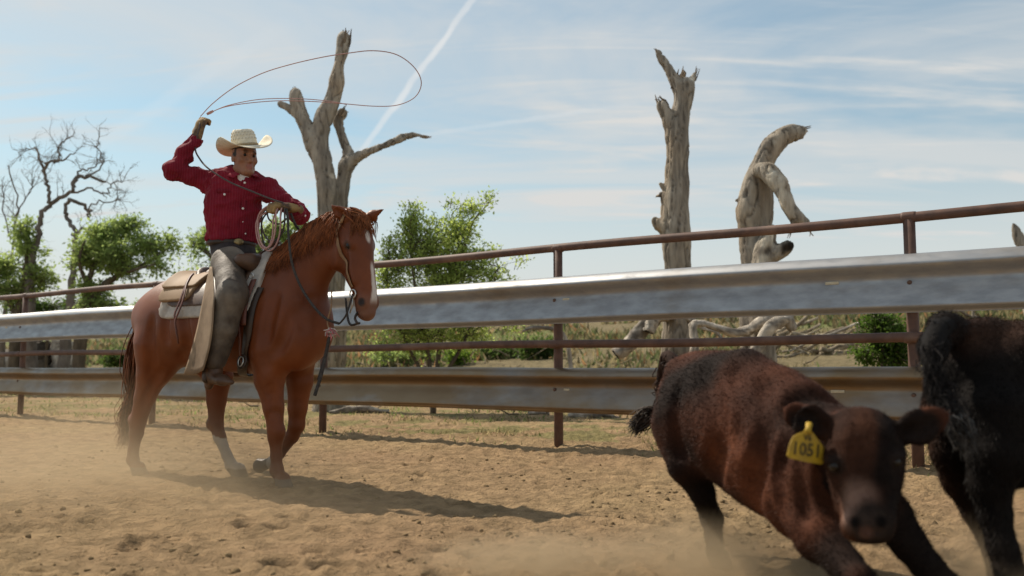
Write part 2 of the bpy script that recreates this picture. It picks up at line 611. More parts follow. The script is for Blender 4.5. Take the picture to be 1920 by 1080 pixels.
def make_ground():
    ys = [-9, -6, -4, -2.5, -1.2, 0, 0.8, 1.5, 2.0, 2.4]
    y = 2.7
    while y < 17: ys.append(y); y += 0.0062 * y
    while y < 70: ys.append(y); y += 0.02 * y
    while y < 900: ys.append(y); y += 0.09 * y
    ys = A(ys); nu = 640
    u = np.linspace(-1, 1, nu); u = 0.62 * u + 0.38 * u ** 3
    Yg = np.repeat(ys[:, None], nu, 1)
    X = u[None, :] * (np.maximum(ys, 1.5)[:, None] * 0.95 + 3.6)
    z = ground_low(X, Yg) + np.where(Yg < 22, clods(X, Yg), 0.06 * (fbm(X * 2, Yg * 2, 5, 2) - 0.5))
    P = np.stack([X, Yg, z], -1).reshape(-1, 3)
    rp = np.random.default_rng(60)
    for _ in range(150):                                    # hoof prints: pressed hollow with a thrown-up rim
        py = 3.1 * (9.0 / 3.1) ** rp.random(); px = rp.uniform(-1, 1) * py * 0.6; r = rp.uniform(0.05, 0.085)
        if beyond(px, py) > -0.2: continue
        m = np.nonzero((np.abs(P[:, 0] - px) < 2.2 * r) & (np.abs(P[:, 1] - py) < 2.2 * r))[0]
        d = np.hypot(P[m, 0] - px, P[m, 1] - py) / r
        P[m, 2] += -0.028 * (1 - sm(0.45, 1.0, d)) + 0.015 * np.exp(-((d - 1.25) / 0.28) ** 2) * (0.4 + rp.random())
    i = np.arange(len(ys) - 1)[:, None] * nu + np.arange(nu - 1)[None]
    F = np.stack([i, i + 1, i + 1 + nu, i + nu], -1).reshape(-1, 4)
    x_, y_ = P[:, 0], P[:, 1]; s = beyond(x_, y_)
    dirt = A([0.375, 0.266, 0.146]); red = A([0.345, 0.230, 0.132]); dry = A([0.36, 0.29, 0.15]); green = A([0.13, 0.17, 0.05]); field = A([0.215, 0.175, 0.100])
    n1 = fbm(x_ * 0.8, y_ * 0.8, 101, 4)[:, None]; n2 = fbm(x_ * 2.3, y_ * 2.3, 111, 3)[:, None]; n3 = fbm(x_ * 0.16, y_ * 0.16, 121, 4)[:, None]
    C = dirt + (red - dirt) * np.clip(n1 * 2 - 0.6, 0, 1)
    ctr = (sm(0.1, 0.7, s) * (1 - sm(5, 9, s)))[:, None]
    C = C * (1 - ctr * 0.5 * sm(0.5, 0.62, n2)) + ctr * 0.5 * sm(0.5, 0.62, n2) * green
    fr = sm(5, 11, s)[:, None]
    fcol = field + (green * 1.1 - field) * sm(0.46, 0.66, n3) * 0.75
    C = C * (1 - fr) + fr * fcol
    m = material('dirt', (1.16, 1.13, 1.1), (0.72, 0.71, 0.68), scale=6.5, detail=10, rough=0.95, spec=0.1, attr=True, bump=1.0, bscale=30, lo=0.38, hi=0.62, bdist=0.05, c3=(0.15, 0.105, 0.062), s3=17, lo3=0.62, hi3=0.85)
    o = mesh_obj('ground', P, F, m, base=(0, 0, 0), col=C)
    tag(o, kind='structure')


make_ground()


def make_clod_scatter():
    rng = np.random.default_rng(8)
    n = 9000
    Y = 3.0 * (12.5 / 3.0) ** rng.random(n); X = rng.uniform(-1, 1, n) * (Y * 0.62 + 0.3)
    keep = (beyond(X, Y) < 2.5) & (fbm(X * 1.2, Y * 1.2, 19, 3) > rng.uniform(0.36, 0.62, n)); X, Y = X[keep], Y[keep]
    z = ground_low(X, Y) + clods(X, Y); n = len(X)
    r = 0.003 + 0.014 * rng.random(n) ** 5
    ico = A([(0, 0, 1), (.89, 0, .45), (.28, .85, .45), (-.72, .53, .45), (-.72, -.53, .45), (.28, -.85, .45), (.72, .53, -.45), (-.28, .85, -.45), (-.89, 0, -.45), (-.28, -.85, -.45), (.72, -.53, -.45), (0, 0, -1)])
    fc = A([(0, 1, 2), (0, 2, 3), (0, 3, 4), (0, 4, 5), (0, 5, 1), (1, 6, 2), (2, 7, 3), (3, 8, 4), (4, 9, 5), (5, 10, 1), (6, 7, 2), (7, 8, 3), (8, 9, 4), (9, 10, 5), (10, 6, 1), (11, 7, 6), (11, 8, 7), (11, 9, 8), (11, 10, 9), (11, 6, 10)])
    V = ico[None] * rng.uniform(0.6, 1.35, (n, 12, 1)) * (r[:, None] * rng.uniform(0.7, 1.4, (n, 3)))[:, None, :] * A([1, 1, 0.7])
    V = V + np.stack([X, Y, z + r * 0.1], -1)[:, None]
    F = (fc[None] + 12 * np.arange(n)[:, None, None]).reshape(-1, 3)
    C = np.repeat(A([0.35, 0.25, 0.138]) * rng.uniform(0.85, 1.12, (n, 1)), 12, 0)
    o = mesh_obj('dirt_clods', V.reshape(-1, 3), F, MATS['dirt'], base=(0, 5, 0), smooth=False, col=C)
    tag(o, 'loose crumbs of tan dirt lying over the churned arena floor', 'dirt', kind='stuff')


make_clod_scatter()


# ------------------------------------------------------------------ fence
def fence_point(px, s_off=0.0):
    """Where the line of the fence stands at photo column px."""
    p0 = FENCE_P0 + FENCE_N * s_off
    d = pix_dir(px, 690)[:2]
    t = np.dot(FENCE_N, p0) / np.dot(FENCE_N, d)
    return d * t


RUST = material('rusty_pipe', (0.135, 0.07, 0.048), (0.085, 0.046, 0.034), scale=9, rough=0.62, spec=0.35, bump=0.25, bscale=60, c3=(0.19, 0.115, 0.08), s3=2.5, lo3=0.52, hi3=0.72, bdist=0.004)
GALV = material('galvanised_steel', (0.37, 0.37, 0.37), (0.30, 0.305, 0.315), scale=5, rough=0.52, spec=0.45, metal=0.68, stretch=(1, 1, 2.6), c3=(0.22, 0.185, 0.145), s3=1.4, lo3=0.52, hi3=0.90, bump=0.04, bscale=14, bdist=0.004, rvar=0.12)
GALVD = material('galvanised_steel_dirty', (0.28, 0.26, 0.235), (0.22, 0.21, 0.20), scale=3, rough=0.44, spec=0.45, metal=0.75, stretch=(1, 1, 2.2), c3=(0.22, 0.15, 0.085), s3=1.3, lo3=0.26, hi3=0.56, bump=0.03, bscale=20, bdist=0.004, rvar=0.1)
BOLT = material('bolt_rust', (0.16, 0.09, 0.06), (0.10, 0.06, 0.045), scale=20, rough=0.6)
SLOTM = material('slot_daylight', (0.62, 0.56, 0.42), (0.5, 0.42, 0.28), scale=30, rough=0.5)  # pale tone painted for daylight showing through the bolt slots


def make_fence():
    fence = thing('guardrail_fence', (*FENCE_P0, 0), 'arena fence of rusty pipe and two galvanised guardrail beams', 'fence')
    cols = [2560, 1715, 1047, 607, 288, 42, -150]
    pts = [fence_point(c) for c in cols]
    T3 = A([*FENCE_T, 0]); N3 = A([*FENCE_N, 0])
    rng = np.random.default_rng(2)
    for p in pts:
        z0 = ground_at(*p) - 0.15
        path = [A([*p, z]) for z in (z0, 0.5, 1.2, 1.83)]
        tube(path, 0.042, 14).build('post', RUST, fence)
    a, b = pts[0] + (pts[0] - pts[1]) * 0.5, pts[-1] + (pts[-1] - pts[-2]) * 0.8
    L = np.linalg.norm(b - a)

    def rail(z, r, off, name):
        n = 60; path = []
        for i in range(n + 1):
            q = a + (b - a) * i / n
            path.append([*(q + FENCE_N * off), z + 0.012 * math.sin(i * 0.6 + z * 9) * 0.6])
        o = tube(path, r, 14).build(name, RUST, fence)
        for p in pts[:-1]:                                  # weld beads where the rail meets the posts
            c = A([*(p + FENCE_N * off), z - 0.0])
            tube([c - T3 * 0.05, c - T3 * 0.035, c + T3 * 0.035, c + T3 * 0.05], [r * 1.01, r * 1.07, r * 1.07, r * 1.01], 14).build('weld_collar', RUST, o)
        return o
    rail(1.85, 0.038, 0.0, 'top_rail')
    rail(0.965, 0.036, -0.055, 'middle_rail')
    # W-section beam: (height, how far it stands out towards the arena), in beam half-heights
    prof = [(1.0, .004), (.985, .020), (.94, .044), (.86, .068), (.76, .088), (.69, .098), (.64, .103), (.58, .101), (.50, .086), (.38, .050), (.26, .022), (.17, .014), (.08, .014), (-.03, .021), (-.18, .037), (-.40, .063), (-.60, .087), (-.70, .099), (-.745, .104), (-.79, .1045), (-.83, .100), (-.91, .070), (-1.0, .030)]

    def beam(zc, half, metal):
        n = 90; V, F = [], []
        m = len(prof)
        for i in range(n + 1):
            t = i / n; q = a + (b - a) * t
            sag = 0.005 * math.sin(t * 31 + zc * 5)
            dent = 0.004 * math.sin(t * 47 + 2 * zc) * math.sin(t * 13)
            for sgn in (0, 1):
                for k, (h, d) in enumerate(prof):
                    off = 0.045 + d + dent * abs(h) - sgn * 0.005
                    V.append([*(q - FENCE_N * off), zc + sag + half * h * (1.0 if not sgn else 0.985)])
        st = 2 * m
        for i in range(n):
            for k in range(m - 1):
                F.append((i * st + k, i * st + k + 1, (i + 1) * st + k + 1, (i + 1) * st + k))
                F.append((i * st + m + k, (i + 1) * st + m + k, (i + 1) * st + m + k + 1, i * st + m + k + 1))
            for k in (0, m - 1):
                F.append((i * st + k, (i + 1) * st + k, (i + 1) * st + m + k, i * st + m + k))
        o = MB().add(V, F).build('guardrail_beam', metal, fence)
        for p in pts[:-1]:
            c = A([*(p - FENCE_N * 0.060), zc])
            tube([c, c - N3 * 0.008, c - N3 * 0.016], [0.018, 0.017, 0.009], 8).build('bolt', BOLT, o)
        return o
    b1 = beam(1.365, 0.215, GALV)
    b2 = beam(0.555, 0.200, GALVD)
    for bm, px, py, w in ((b1, 1565, 531, .050), (b1, 1062, 561, .036), (b2, 1569, 734, .050), (b2, 1062, 731, .03), (b1, 8, 614, .035), (b1, 175, 612, .035), (b2, 178, 724, .04)):
        q = fence_point(px, -0.062); z = at(px, py, q[1])[2]
        box([*q, z], w, 0.003, 0.011, T3, (0, 0, 1), bev=0.0028).build('lit_slot', SLOTM, bm)  # thin pale plate in place of a slot with light behind it
    return fence


FENCE = make_fence()

# ------------------------------------------------------------------ dead trees and driftwood
DEADWOOD = material('weathered_wood', (1.12, 1.08, 1.02), (0.60, 0.57, 0.54), scale=3.0, detail=8, rough=0.85, spec=0.15, attr=True, stretch=(3.0, 3.0, 0.55), bump=0.7, bscale=11, lo=0.38, hi=0.62, bdist=0.03)


def px_path(pts, Y):
    """[(px, py, width_px[, extra depth])] -> world points and radii."""
    P, R = [], []
    for q in pts:
        y = Y + (q[3] if len(q) > 3 else 0)
        P.append(at(q[0], q[1], y)); R.append(q[2] * 0.5 * y / FOC)
    return A(P), A(R)


def dead_tree(name, limbs, Y, label, cat, h=0.022, pale=(0.44, 0.395, 0.33), dark=(0.14, 0.12, 0.10), knots=(), dark_spots=(), seed=1, white_spots=(), rough_amp=1.0):
    """Trunk with broken limbs, one continuous weathered skin."""
    PP = []
    for l in limbs:
        P, R = px_path(l, Y)
        if l[0][1] >= 600:                                  # stems that stand on the ground reach down into it
            P = np.vstack([A([P[0][0], P[0][1], ground_at(P[0][0], P[0][1]) - 0.15]), P]); R = np.append(R[0] * 1.2, R)
        PP.append((P, R))
    allp = np.vstack([p for p, r in PP]); rm = max(r.max() for p, r in PP)
    s = SDF(allp.min(0) - rm - 0.12, allp.max(0) + rm + 0.12, h)
    for k, (P, R) in enumerate(PP):
        D = catmull(np.hstack([P, R[:, None]]), 4)
        for i in range(len(D) - 1):
            s.seg(D[i, :3], D[i + 1, :3], max(D[i, 3], 0.012), max(D[i + 1, 3], 0.012), 0.015 if i else 0.06)
    for (px, py, w, dy) in knots:
        c = at(px, py, Y + dy); s.ell(c, A([1, 1, 1.2]) * w * 0.5 * Y / FOC, k=0.05)
    P, F = s.mesh(); P = relax(P, F, 1); N = vnormals(P, F)
    Q = P * A([1, 1, 0.22])
    crk = 1 - np.clip(np.abs(wob(P * A([1, 1, 0.16]) + A([0.03, 0.03, 0]) * wob(P, 6, seed + 2, 1)[:, None], 26, seed, 2)) / 0.16, 0, 1)
    crk2 = 1 - np.clip(np.abs(wob(P * A([1, 1, 0.45]), 17, seed + 5, 2)) / 0.08, 0, 1)
    amp = wob(Q, 40, seed, 3) * 0.010 + wob(P, 7, seed + 1, 2) * 0.024 - 0.022 * crk - 0.012 * crk2
    P = P + N * (amp * rough_amp)[:, None]
    g = np.clip(0.5 + 0.5 * wob(Q, 14, seed + 4, 4), 0, 1)[:, None]; g2 = np.clip(0.5 + 0.6 * wob(P, 3.0, seed + 7, 2), 0, 1)[:, None]
    C = A(dark) + (A(pale) - A(dark)) * np.clip(0.30 + 0.50 * g + 0.30 * g2, 0, 1)
    C = C * (1 - 0.35 * sm(0.62, 0.95, g2)) + 0.35 * sm(0.62, 0.95, g2) * A([0.30, 0.21, 0.12])
    ck = (crk * 0.62 + crk2 * 0.35).clip(0, 0.8)[:, None]; C = C * (1 - ck) + A([0.05, 0.042, 0.035]) * ck
    for spots, colr in ((dark_spots, A([0.035, 0.028, 0.022])), (white_spots, A([0.60, 0.55, 0.46]))):
        for (px, py, w, dy) in spots:
            c = at(px, py, Y + dy); d = np.linalg.norm(P - c, axis=1)[:, None]; rr = w * 0.5 * Y / FOC
            wt = 1 - sm(0.6 * rr, 1.15 * rr, d + 0.15 * rr * wob(P, 30, seed + 9, 1)[:, None]); C = C * (1 - wt) + colr * wt
    base = A([*PP[0][0][0][:2], ground_at(*PP[0][0][0][:2])])
    t = thing(name, base, label, cat)
    mesh_obj('trunk', P, F, DEADWOOD, t, col=C)
    return t


def splinters(t, pts, Y, seed):
    """Jagged ends of broken limbs: thin wedges of split wood."""
    rng = np.random.default_rng(seed); mb = MB()
    for (px, py, w, dx, dy, n) in pts:
        c = at(px, py, Y); e = at(px + dx * 1.7, py + dy * 1.7, Y)
        for _ in range(n):
            o = rng.normal(size=3) * w * 0.22 * Y / FOC; q = e + rng.normal(size=3) * w * 0.25 * Y / FOC
            tube([c + o * 0.9 - (e - c) * 0.6, c + o, q], [w * 0.16 * Y / FOC, w * 0.13 * Y / FOC, 0.004], 5, mb, cap=False, c=tuple(A([0.22, 0.17, 0.12]) * rng.uniform(0.5, 1.7)))
    o = mb.build('broken_end', DEADWOOD, t); o['kind'] = 'stuff'


tA = dead_tree('dead_tree', [
    [(615, 700, 50), (614, 560, 44), (613, 450, 38), (613, 380, 36), (612, 340, 35), (602, 300, 36), (586, 262, 36), (572, 236, 28), (561, 205, 23), (556, 185, 19), (553, 172, 8)],
    [(604, 296, 34), (600, 262, 34), (606, 228, 34), (619, 195, 31), (628, 165, 28), (633, 140, 25), (638, 112, 22), (643, 90, 22), (645, 72, 24)],
    [(565, 222, 14), (548, 208, 12), (536, 200, 9), (525, 195, 5)],
    [(628, 690, 38, .15), (632, 560, 32, .15), (637, 420, 27, .15), (642, 350, 26, .15), (648, 315, 26, .15), (654, 292, 26, .2), (646, 268, 22, .2), (638, 245, 19, .25), (634, 225, 17, .25), (641, 212, 16, .25)],
    [(648, 312, 24, .15), (665, 296, 20, .1), (690, 285, 17, 0), (722, 272, 15, -.1), (750, 260, 14, -.1), (775, 252, 12, -.1), (798, 257, 7, -.1)],
], 15.0, 'tall grey dead tree trunk with forked broken top behind the rider', 'dead tree', seed=11,
    knots=((556, 176, 12, 0),), dark_spots=((562, 215, 6, -.2), (613, 205, 12, -.25), (638, 128, 6, -.2), (614, 335, 14, -.3), (646, 70, 16, 0)), white_spots=((627, 290, 18, -.1), (623, 330, 12, -.1)))
splinters(tA, [(645, 74, 24, 2, -8, 12), (553, 176, 10, -1, -8, 5), (797, 257, 8, 7, 1, 4), (641, 210, 14, 4, -6, 5)], 15.0, 4)

tB = dead_tree('dead_tree', [
    [(1274, 720, 66), (1273, 600, 60), (1271, 500, 50), (1267, 430, 56), (1266, 390, 54), (1269, 341, 46), (1270, 290, 43), (1270, 250, 43), (1276, 215, 36), (1280, 185, 38), (1282, 165, 44)],
    [(1270, 160, 28), (1260, 143, 24), (1250, 125, 18), (1240, 110, 13), (1232, 97, 8)],
    [(1288, 165, 26), (1298, 150, 15), (1305, 135, 6)],
    [(1264, 262, 26), (1256, 235, 22), (1249, 212, 20), (1243, 196, 22)],
    [(1244, 425, 26), (1234, 420, 20), (1228, 412, 12)],
    [(1246, 372, 16), (1238, 365, 10), (1228, 371, 4)],
    [(1242, 350, 10), (1238, 344, 7)],
], 13.0, 'tall pale dead trunk with a spiked broken top, no side branches', 'dead tree', seed=23,
    dark_spots=((1243, 196, 14, 0), (1280, 220, 10, -.3), (1272, 270, 6, -.3)), white_spots=((1259, 163, 18, -.15), (1300, 145, 16, -.1), (1266, 205, 20, -.25)))
splinters(tB, [(1234, 102, 12, -3, -7, 5), (1275, 150, 30, 2, -9, 9), (1303, 140, 10, 3, -8, 4), (1242, 196, 20, -5, -8, 7)], 13.0, 5)

tC = dead_tree('dead_tree', [
    [(1420, 700, 58), (1416, 600, 52), (1411, 500, 46), (1406, 440, 42), (1405, 395, 44), (1413, 350, 42), (1427, 310, 42), (1445, 280, 40), (1468, 256, 36), (1488, 250, 30), (1502, 246, 20)],
    [(1425, 335, 30), (1434, 365, 32), (1436, 400, 30), (1430, 440, 30), (1420, 480, 30)],
    [(1426, 318, 26, -.2), (1440, 322, 34, -.25), (1458, 342, 36, -.35), (1471, 368, 33, -.4), (1480, 390, 30, -.4), (1494, 408, 30, -.4), (1512, 420, 18, -.4), (1520, 432, 8, -.4)],
    [(1488, 404, 20, -.4), (1486, 425, 12, -.4), (1484, 434, 5, -.4)],
    [(1450, 428, 22, -.28), (1441, 448, 36, -.25), (1432, 485, 40, -.2), (1428, 560, 44, -.2), (1432, 680, 48, -.2)],
    [(1440, 490, 26, -.2), (1455, 478, 30, -.3), (1470, 466, 30, -.35), (1478, 460, 24, -.4)],
    [(1396, 380, 10), (1388, 374, 7), (1383, 375, 4)],
], 12.0, 'arched pale dead tree bent over like a hook behind the fence', 'dead tree', seed=37,
    dark_spots=((1480, 462, 30, -.45), (1500, 243, 22, 0), (1466, 335, 8, -.5), (1462, 322, 10, -.3)), white_spots=((1450, 335, 56, -.5), (1470, 375, 52, -.55), (1480, 400, 40, -.55), (1440, 450, 40, -.4), (1452, 262, 20, -.2), (1432, 490, 40, -.4)))
splinters(tC, [(1502, 246, 20, 6, -2, 9), (1518, 430, 10, 3, 8, 4), (1484, 432, 8, -2, 8, 3)], 12.0, 6)

tE = dead_tree('broken_stump', [[(1962, 690, 46), (1955, 640, 40), (1935, 560, 36), (1920, 480, 26), (1908, 440, 18), (1900, 420, 8)], [(1925, 500, 16), (1945, 470, 10)]], 16.0,
               'broken leaning stump at the right edge behind the fence', 'stump', seed=41)

# fallen wood behind the fence
LOGM = DEADWOOD


def log_thing(name, pts, Y, label=None, cat=None, group=None, parent=None, hollow=False, pale=(0.60, 0.55, 0.48), dark=(0.19, 0.165, 0.14), seed=0, seg=14, amp=0.014, ground=True):
    P, R = px_path(pts, Y)
    D = catmull(np.hstack([P, R[:, None]]), 5)
    rng = np.random.default_rng(seed)
    mb = MB(); tube(D[:, :3], D[:, 3], seg, mb)
    V = A(mb.v); V = V + wob(V * A([1, 1, 1]), 16, seed, 2)[:, None] * amp * rng.normal(size=3) + wob(V, 9, seed + 2, 2)[:, None] * amp * A([0, 0, 1])
    g = np.clip(0.5 + 0.7 * wob(V * A([0.5, 0.5, 2]), 10, seed + 3, 3), 0, 1)[:, None]
    V = V + (rng.normal(size=V.shape) * 0.10 * np.repeat(D[:, 3], seg)[:, None])
    g = np.clip(g + 0.30 * rng.normal(size=g.shape), 0, 1); C = A(dark) + (A(pale) - A(dark)) * g
    o = mesh_obj(name, V, mb.f, LOGM, parent, base=(P[:, 0].mean(), P[:, 1].mean(), P[:, 2].min()), col=C)
    tag(o, label, cat, group)
    if hollow:
        T = unit(D[0, :3] - D[1, :3]); r = D[0, 3]
        tube([D[0, :3] - T * 0.02, D[0, :3] + T * 0.012, D[0, :3] + T * 0.014], [r * 0.85, r * 0.85, r * 0.6], 10).build('hollow_end', material('hollow_shade', (0.03, 0.025, 0.02), (0.015, 0.012, 0.01), scale=20, rough=0.9), o)  # solid near-black plug: the shade inside the hollow, put in as colour
    return o


log_thing('broken_limb', [(1155, 664, 24), (1178, 645, 26), (1200, 620, 28), (1225, 600, 26), (1240, 592, 22), (1262, 590, 22)], 12.8, parent=tB, hollow=True, seed=1)
log_thing('broken_limb', [(1216, 622, 22), (1222, 606, 24), (1232, 594, 20), (1255, 588, 20)], 12.7, parent=tB, hollow=True, seed=2)
log_thing('fallen_branch', [(1292, 775, 20), (1296, 700, 18), (1300, 640, 15), (1306, 610, 16), (1330, 606, 12), (1370, 622, 15), (1410, 618, 20), (1440, 596, 20), (1480, 588, 12)], 11.6, 'long crooked white branch lying below the hook-shaped tree', 'branch', seed=3)
log_thing('broken_limb', [(1280, 592, 9), (1300, 600, 8), (1318, 612, 8), (1340, 618, 7), (1352, 632, 6)], 12.8, parent=tB, seed=4)
log_thing('fallen_branch', [(1378, 785, 30), (1390, 720, 27), (1398, 685, 26), (1420, 650, 24), (1448, 610, 24), (1475, 600, 24), (1488, 620, 16)], 11.4, 'thick white limb leaning on the base of the hook-shaped tree', 'log', seed=5)
log_thing('fallen_branch', [(1480, 660, 4), (1520, 640, 5), (1570, 622, 5), (1650, 590, 4), (1686, 576, 3)], 21.0, 'long thin pale stick rising past the green bush', 'branch', seed=6, seg=6, amp=0.004)
rngp = np.random.default_rng(77)
for i in range(30):
    x0 = 1440 + rngp.uniform(0, 130); y0 = 625 + rngp.uniform(0, 55); L = rngp.uniform(40, 100); a = rngp.uniform(-0.6, 0.45); w = rngp.uniform(4, 12)
    p = [(x0 + L * t * math.cos(a), y0 + L * t * math.sin(a) + rngp.normal() * 3, w * (1 - 0.5 * t)) for t in (0, .35, .7, 1)]
    log_thing('driftwood_stick', p, 22.0 + rngp.uniform(-1.2, 1.2), 'dry stick in the tangled brush pile below the guardrail', 'stick', 'sticks in the brush pile', seed=100 + i, seg=6, amp=0.005,
              pale=(0.46, 0.40, 0.31), dark=(0.22, 0.175, 0.12))
log_thing('fallen_branch', [(980, 622, 4), (1000, 616, 8), (1040, 618, 9), (1062, 640, 8), (1072, 700, 9), (1076, 770, 10)], 13.0, 'short curved grey branch behind the middle post', 'branch', seed=7, seg=7)
log_thing('fallen_log', [(585, 690, 22), (612, 695, 26), (640, 705, 18)], 25.0, 'pale log end lying low behind the horse chest', 'log', seed=8)
log_thing('fallen_log', [(618, 771, 8), (645, 771, 12), (690, 768, 13), (730, 770, 8)], 14.0, 'long white log on the dirt below the guardrail near the horse', 'log', seed=9)
log_thing('fallen_log', [(1065, 782, 10), (1090, 778, 15), (1130, 780, 12), (1160, 784, 8)], 12.5, 'white log on the dirt right of the middle post', 'log', seed=10)
log_thing('fallen_log', [(990, 776, 8), (1010, 772, 12), (1030, 775, 8)], 13.3, 'stubby grey log left of the middle post', 'log', seed=12)
log_thing('fallen_branch', [(1780, 575, 6), (1815, 588, 7), (1850, 603, 6), (1872, 615, 5), (1890, 645, 5)], 20.0, 'dark bare branch slanting down at far right', 'branch', seed=13, pale=(0.2, 0.17, 0.14), seg=6)
log_thing('fallen_branch', [(1821, 668, 7), (1822, 620, 6), (1824, 590, 5), (1823, 570, 4)], 20.0, 'short upright dead snag at far right', 'snag', seed=14, pale=(0.25, 0.22, 0.18), seg=6, amp=0.004)
log_thing('fallen_log', [(-30, 690, 44), (10, 680, 46), (50, 686, 40)], 31.0, 'pale broken log in the debris at the left edge', 'log', seed=15)
log_thing('stump', [(72, 705, 62), (70, 680, 58), (72, 655, 52), (78, 640, 40)], 32.0, 'dark squat stump in the debris at left', 'stump', seed=16, pale=(0.16, 0.13, 0.10), dark=(0.06, 0.05, 0.04), amp=0.05)
log_thing('stump', [(122, 705, 42), (120, 680, 40), (117, 655, 38), (120, 638, 36)], 32.0, 'grey weathered stump with split top behind the left rails', 'stump', seed=17, amp=0.05)
log_thing('boulder', [(726, 690, 14), (724, 680, 20), (727, 668, 18), (728, 658, 10)], 26.0, 'small pale rock at the foot of the green shrub', 'rock', seed=18, amp=0.04)

# ------------------------------------------------------------------ living trees
BARK = material('bark', (0.15, 0.12, 0.085), (0.08, 0.064, 0.046), scale=7, rough=0.9, spec=0.1, stretch=(1, 1, .4), bump=0.6, bdist=0.02)
BAREBARK = material('bare_bark', (0.22, 0.19, 0.16), (0.12, 0.10, 0.085), scale=7, rough=0.9, spec=0.1, stretch=(1, 1, .4), bump=0.6, bdist=0.02)
LEAF = material('leaf', (1.12, 1.1, 1.0), (0.72, 0.78, 0.75), scale=2.5, detail=3, rough=0.55, spec=0.35, attr=True, trans=0.72)


def leafy(name, label, cat, stems, clumps, Y, leaf, n_twig, per_twig, cols, seed, base_px, group=None, upright=0.0, thick=1.0):
    """Plant with woody stems, twigs that fill foliage clumps and single leaves along the twigs.
    clumps: (px, py, rx_px, ry_px, depth offset, weight)"""
    rng = np.random.default_rng(seed)
    b = at(base_px[0], base_px[1], Y); b[2] = ground_at(b[0], b[1])
    t = thing(name, b, label, cat, group)
    wood = MB(); nodes = [b]
    for st in stems:
        P, R = px_path([(x, y, w * thick, d) for x, y, w, d in st], Y)
        if P[0][2] > b[2] + 0.03: P = np.vstack([b - A([0, 0, .05]), P]); R = np.append(R[0] * 1.15, R)
        D = catmull(np.hstack([P, R[:, None]]), 4)
        D[:, :3] += rng.normal(size=(len(D), 3)) * 0.02 * np.linspace(0, 1, len(D))[:, None]
        tube(D[:, :3], np.maximum(D[:, 3], 0.006), 6, wood); nodes += list(D[2:, :3])
    nodes = A(nodes)
    LP, LN, LD = [], [], []
    tot = sum(c[5] * c[2] * c[3] for c in clumps)
    sc = Y / FOC
    for (px, py, rx, ry, dy, wgt) in clumps:
        c = at(px, py, Y + dy); n = max(4, int(n_twig * wgt * rx * ry / tot))
        near = nodes[np.argsort(np.linalg.norm(nodes - c, axis=1))[:5]]
        for _ in range(n):
            v = rng.normal(size=3); v /= np.linalg.norm(v); v *= rng.random() ** 0.36
            e = c + v * A([rx, (rx + ry) * 0.5, ry]) * sc
            a = near[rng.integers(len(near))]
            s0 = c + v * A([rx, (rx + ry) * 0.5, ry]) * sc * 0.25 if rng.random() < 0.75 else a
            s0 = s0 + (a - s0) * rng.uniform(0, 0.3)
            mid = (s0 + e) / 2 + rng.normal(size=3) * 0.12 * np.linalg.norm(e - s0) + A([0, 0, 0.10 * upright * np.linalg.norm(e - s0)])
            path = catmull([s0, mid, e], 3)
            tube(path, np.linspace(0.011, 0.003, len(path)) * thick, 3, wood, cap=False)
            k = per_twig
            tt = rng.uniform(0.25, 1.08, k); ii = np.clip(tt * (len(path) - 1), 0, len(path) - 1.001).astype(int)
            ff = (tt * (len(path) - 1) - ii)[:, None]
            q = path[ii] + (path[np.minimum(ii + 1, len(path) - 1)] - path[ii]) * ff + rng.normal(size=(k, 3)) * leaf * 0.8
            d = unit(e - s0)[None] * 0.6 + rng.normal(size=(k, 3)) * 0.55 + A([0, 0, 0.5 * upright - 0.12])
            LP.append(q); LD.append(d)
    wood.build('branches', BARK, t)
    LP = np.vstack(LP); LD = np.vstack(LD); LD /= np.linalg.norm(LD, axis=1)[:, None]
    n = len(LP); L = leaf * rng.uniform(0.6, 1.3, n)[:, None]
    s = np.cross(LD, rng.normal(size=(n, 3)) + A([0, 0, 1.2])); s /= np.linalg.norm(s, axis=1)[:, None] + 1e-9
    nn = np.cross(s, LD)
    V = np.empty((n, 4, 3)); V[:, 0] = LP; V[:, 1] = LP + LD * L * 0.5 + s * L * 0.27 + nn * L * 0.06; V[:, 2] = LP + LD * L; V[:, 3] = LP + LD * L * 0.5 - s * L * 0.27 + nn * L * 0.06
    F = np.arange(4 * n).reshape(-1, 4)
    m = rng.random((n, 1)); clump_n = np.clip(0.5 + 0.6 * wob(LP, 2.6, seed, 2), 0, 1)[:, None]
    C = A(cols[0]) + (A(cols[1]) - A(cols[0])) * (0.45 * m + 0.55 * clump_n)
    mesh_obj('foliage', V.reshape(-1, 3), F, LEAF, t, col=np.repeat(C, 4, 0), smooth=False)
    return t


G_FRESH = ((0.26, 0.34, 0.07), (0.52, 0.63, 0.18)); G_MID = ((0.24, 0.31, 0.09), (0.44, 0.54, 0.19)); G_DARK = ((0.06, 0.10, 0.022), (0.13, 0.20, 0.045))

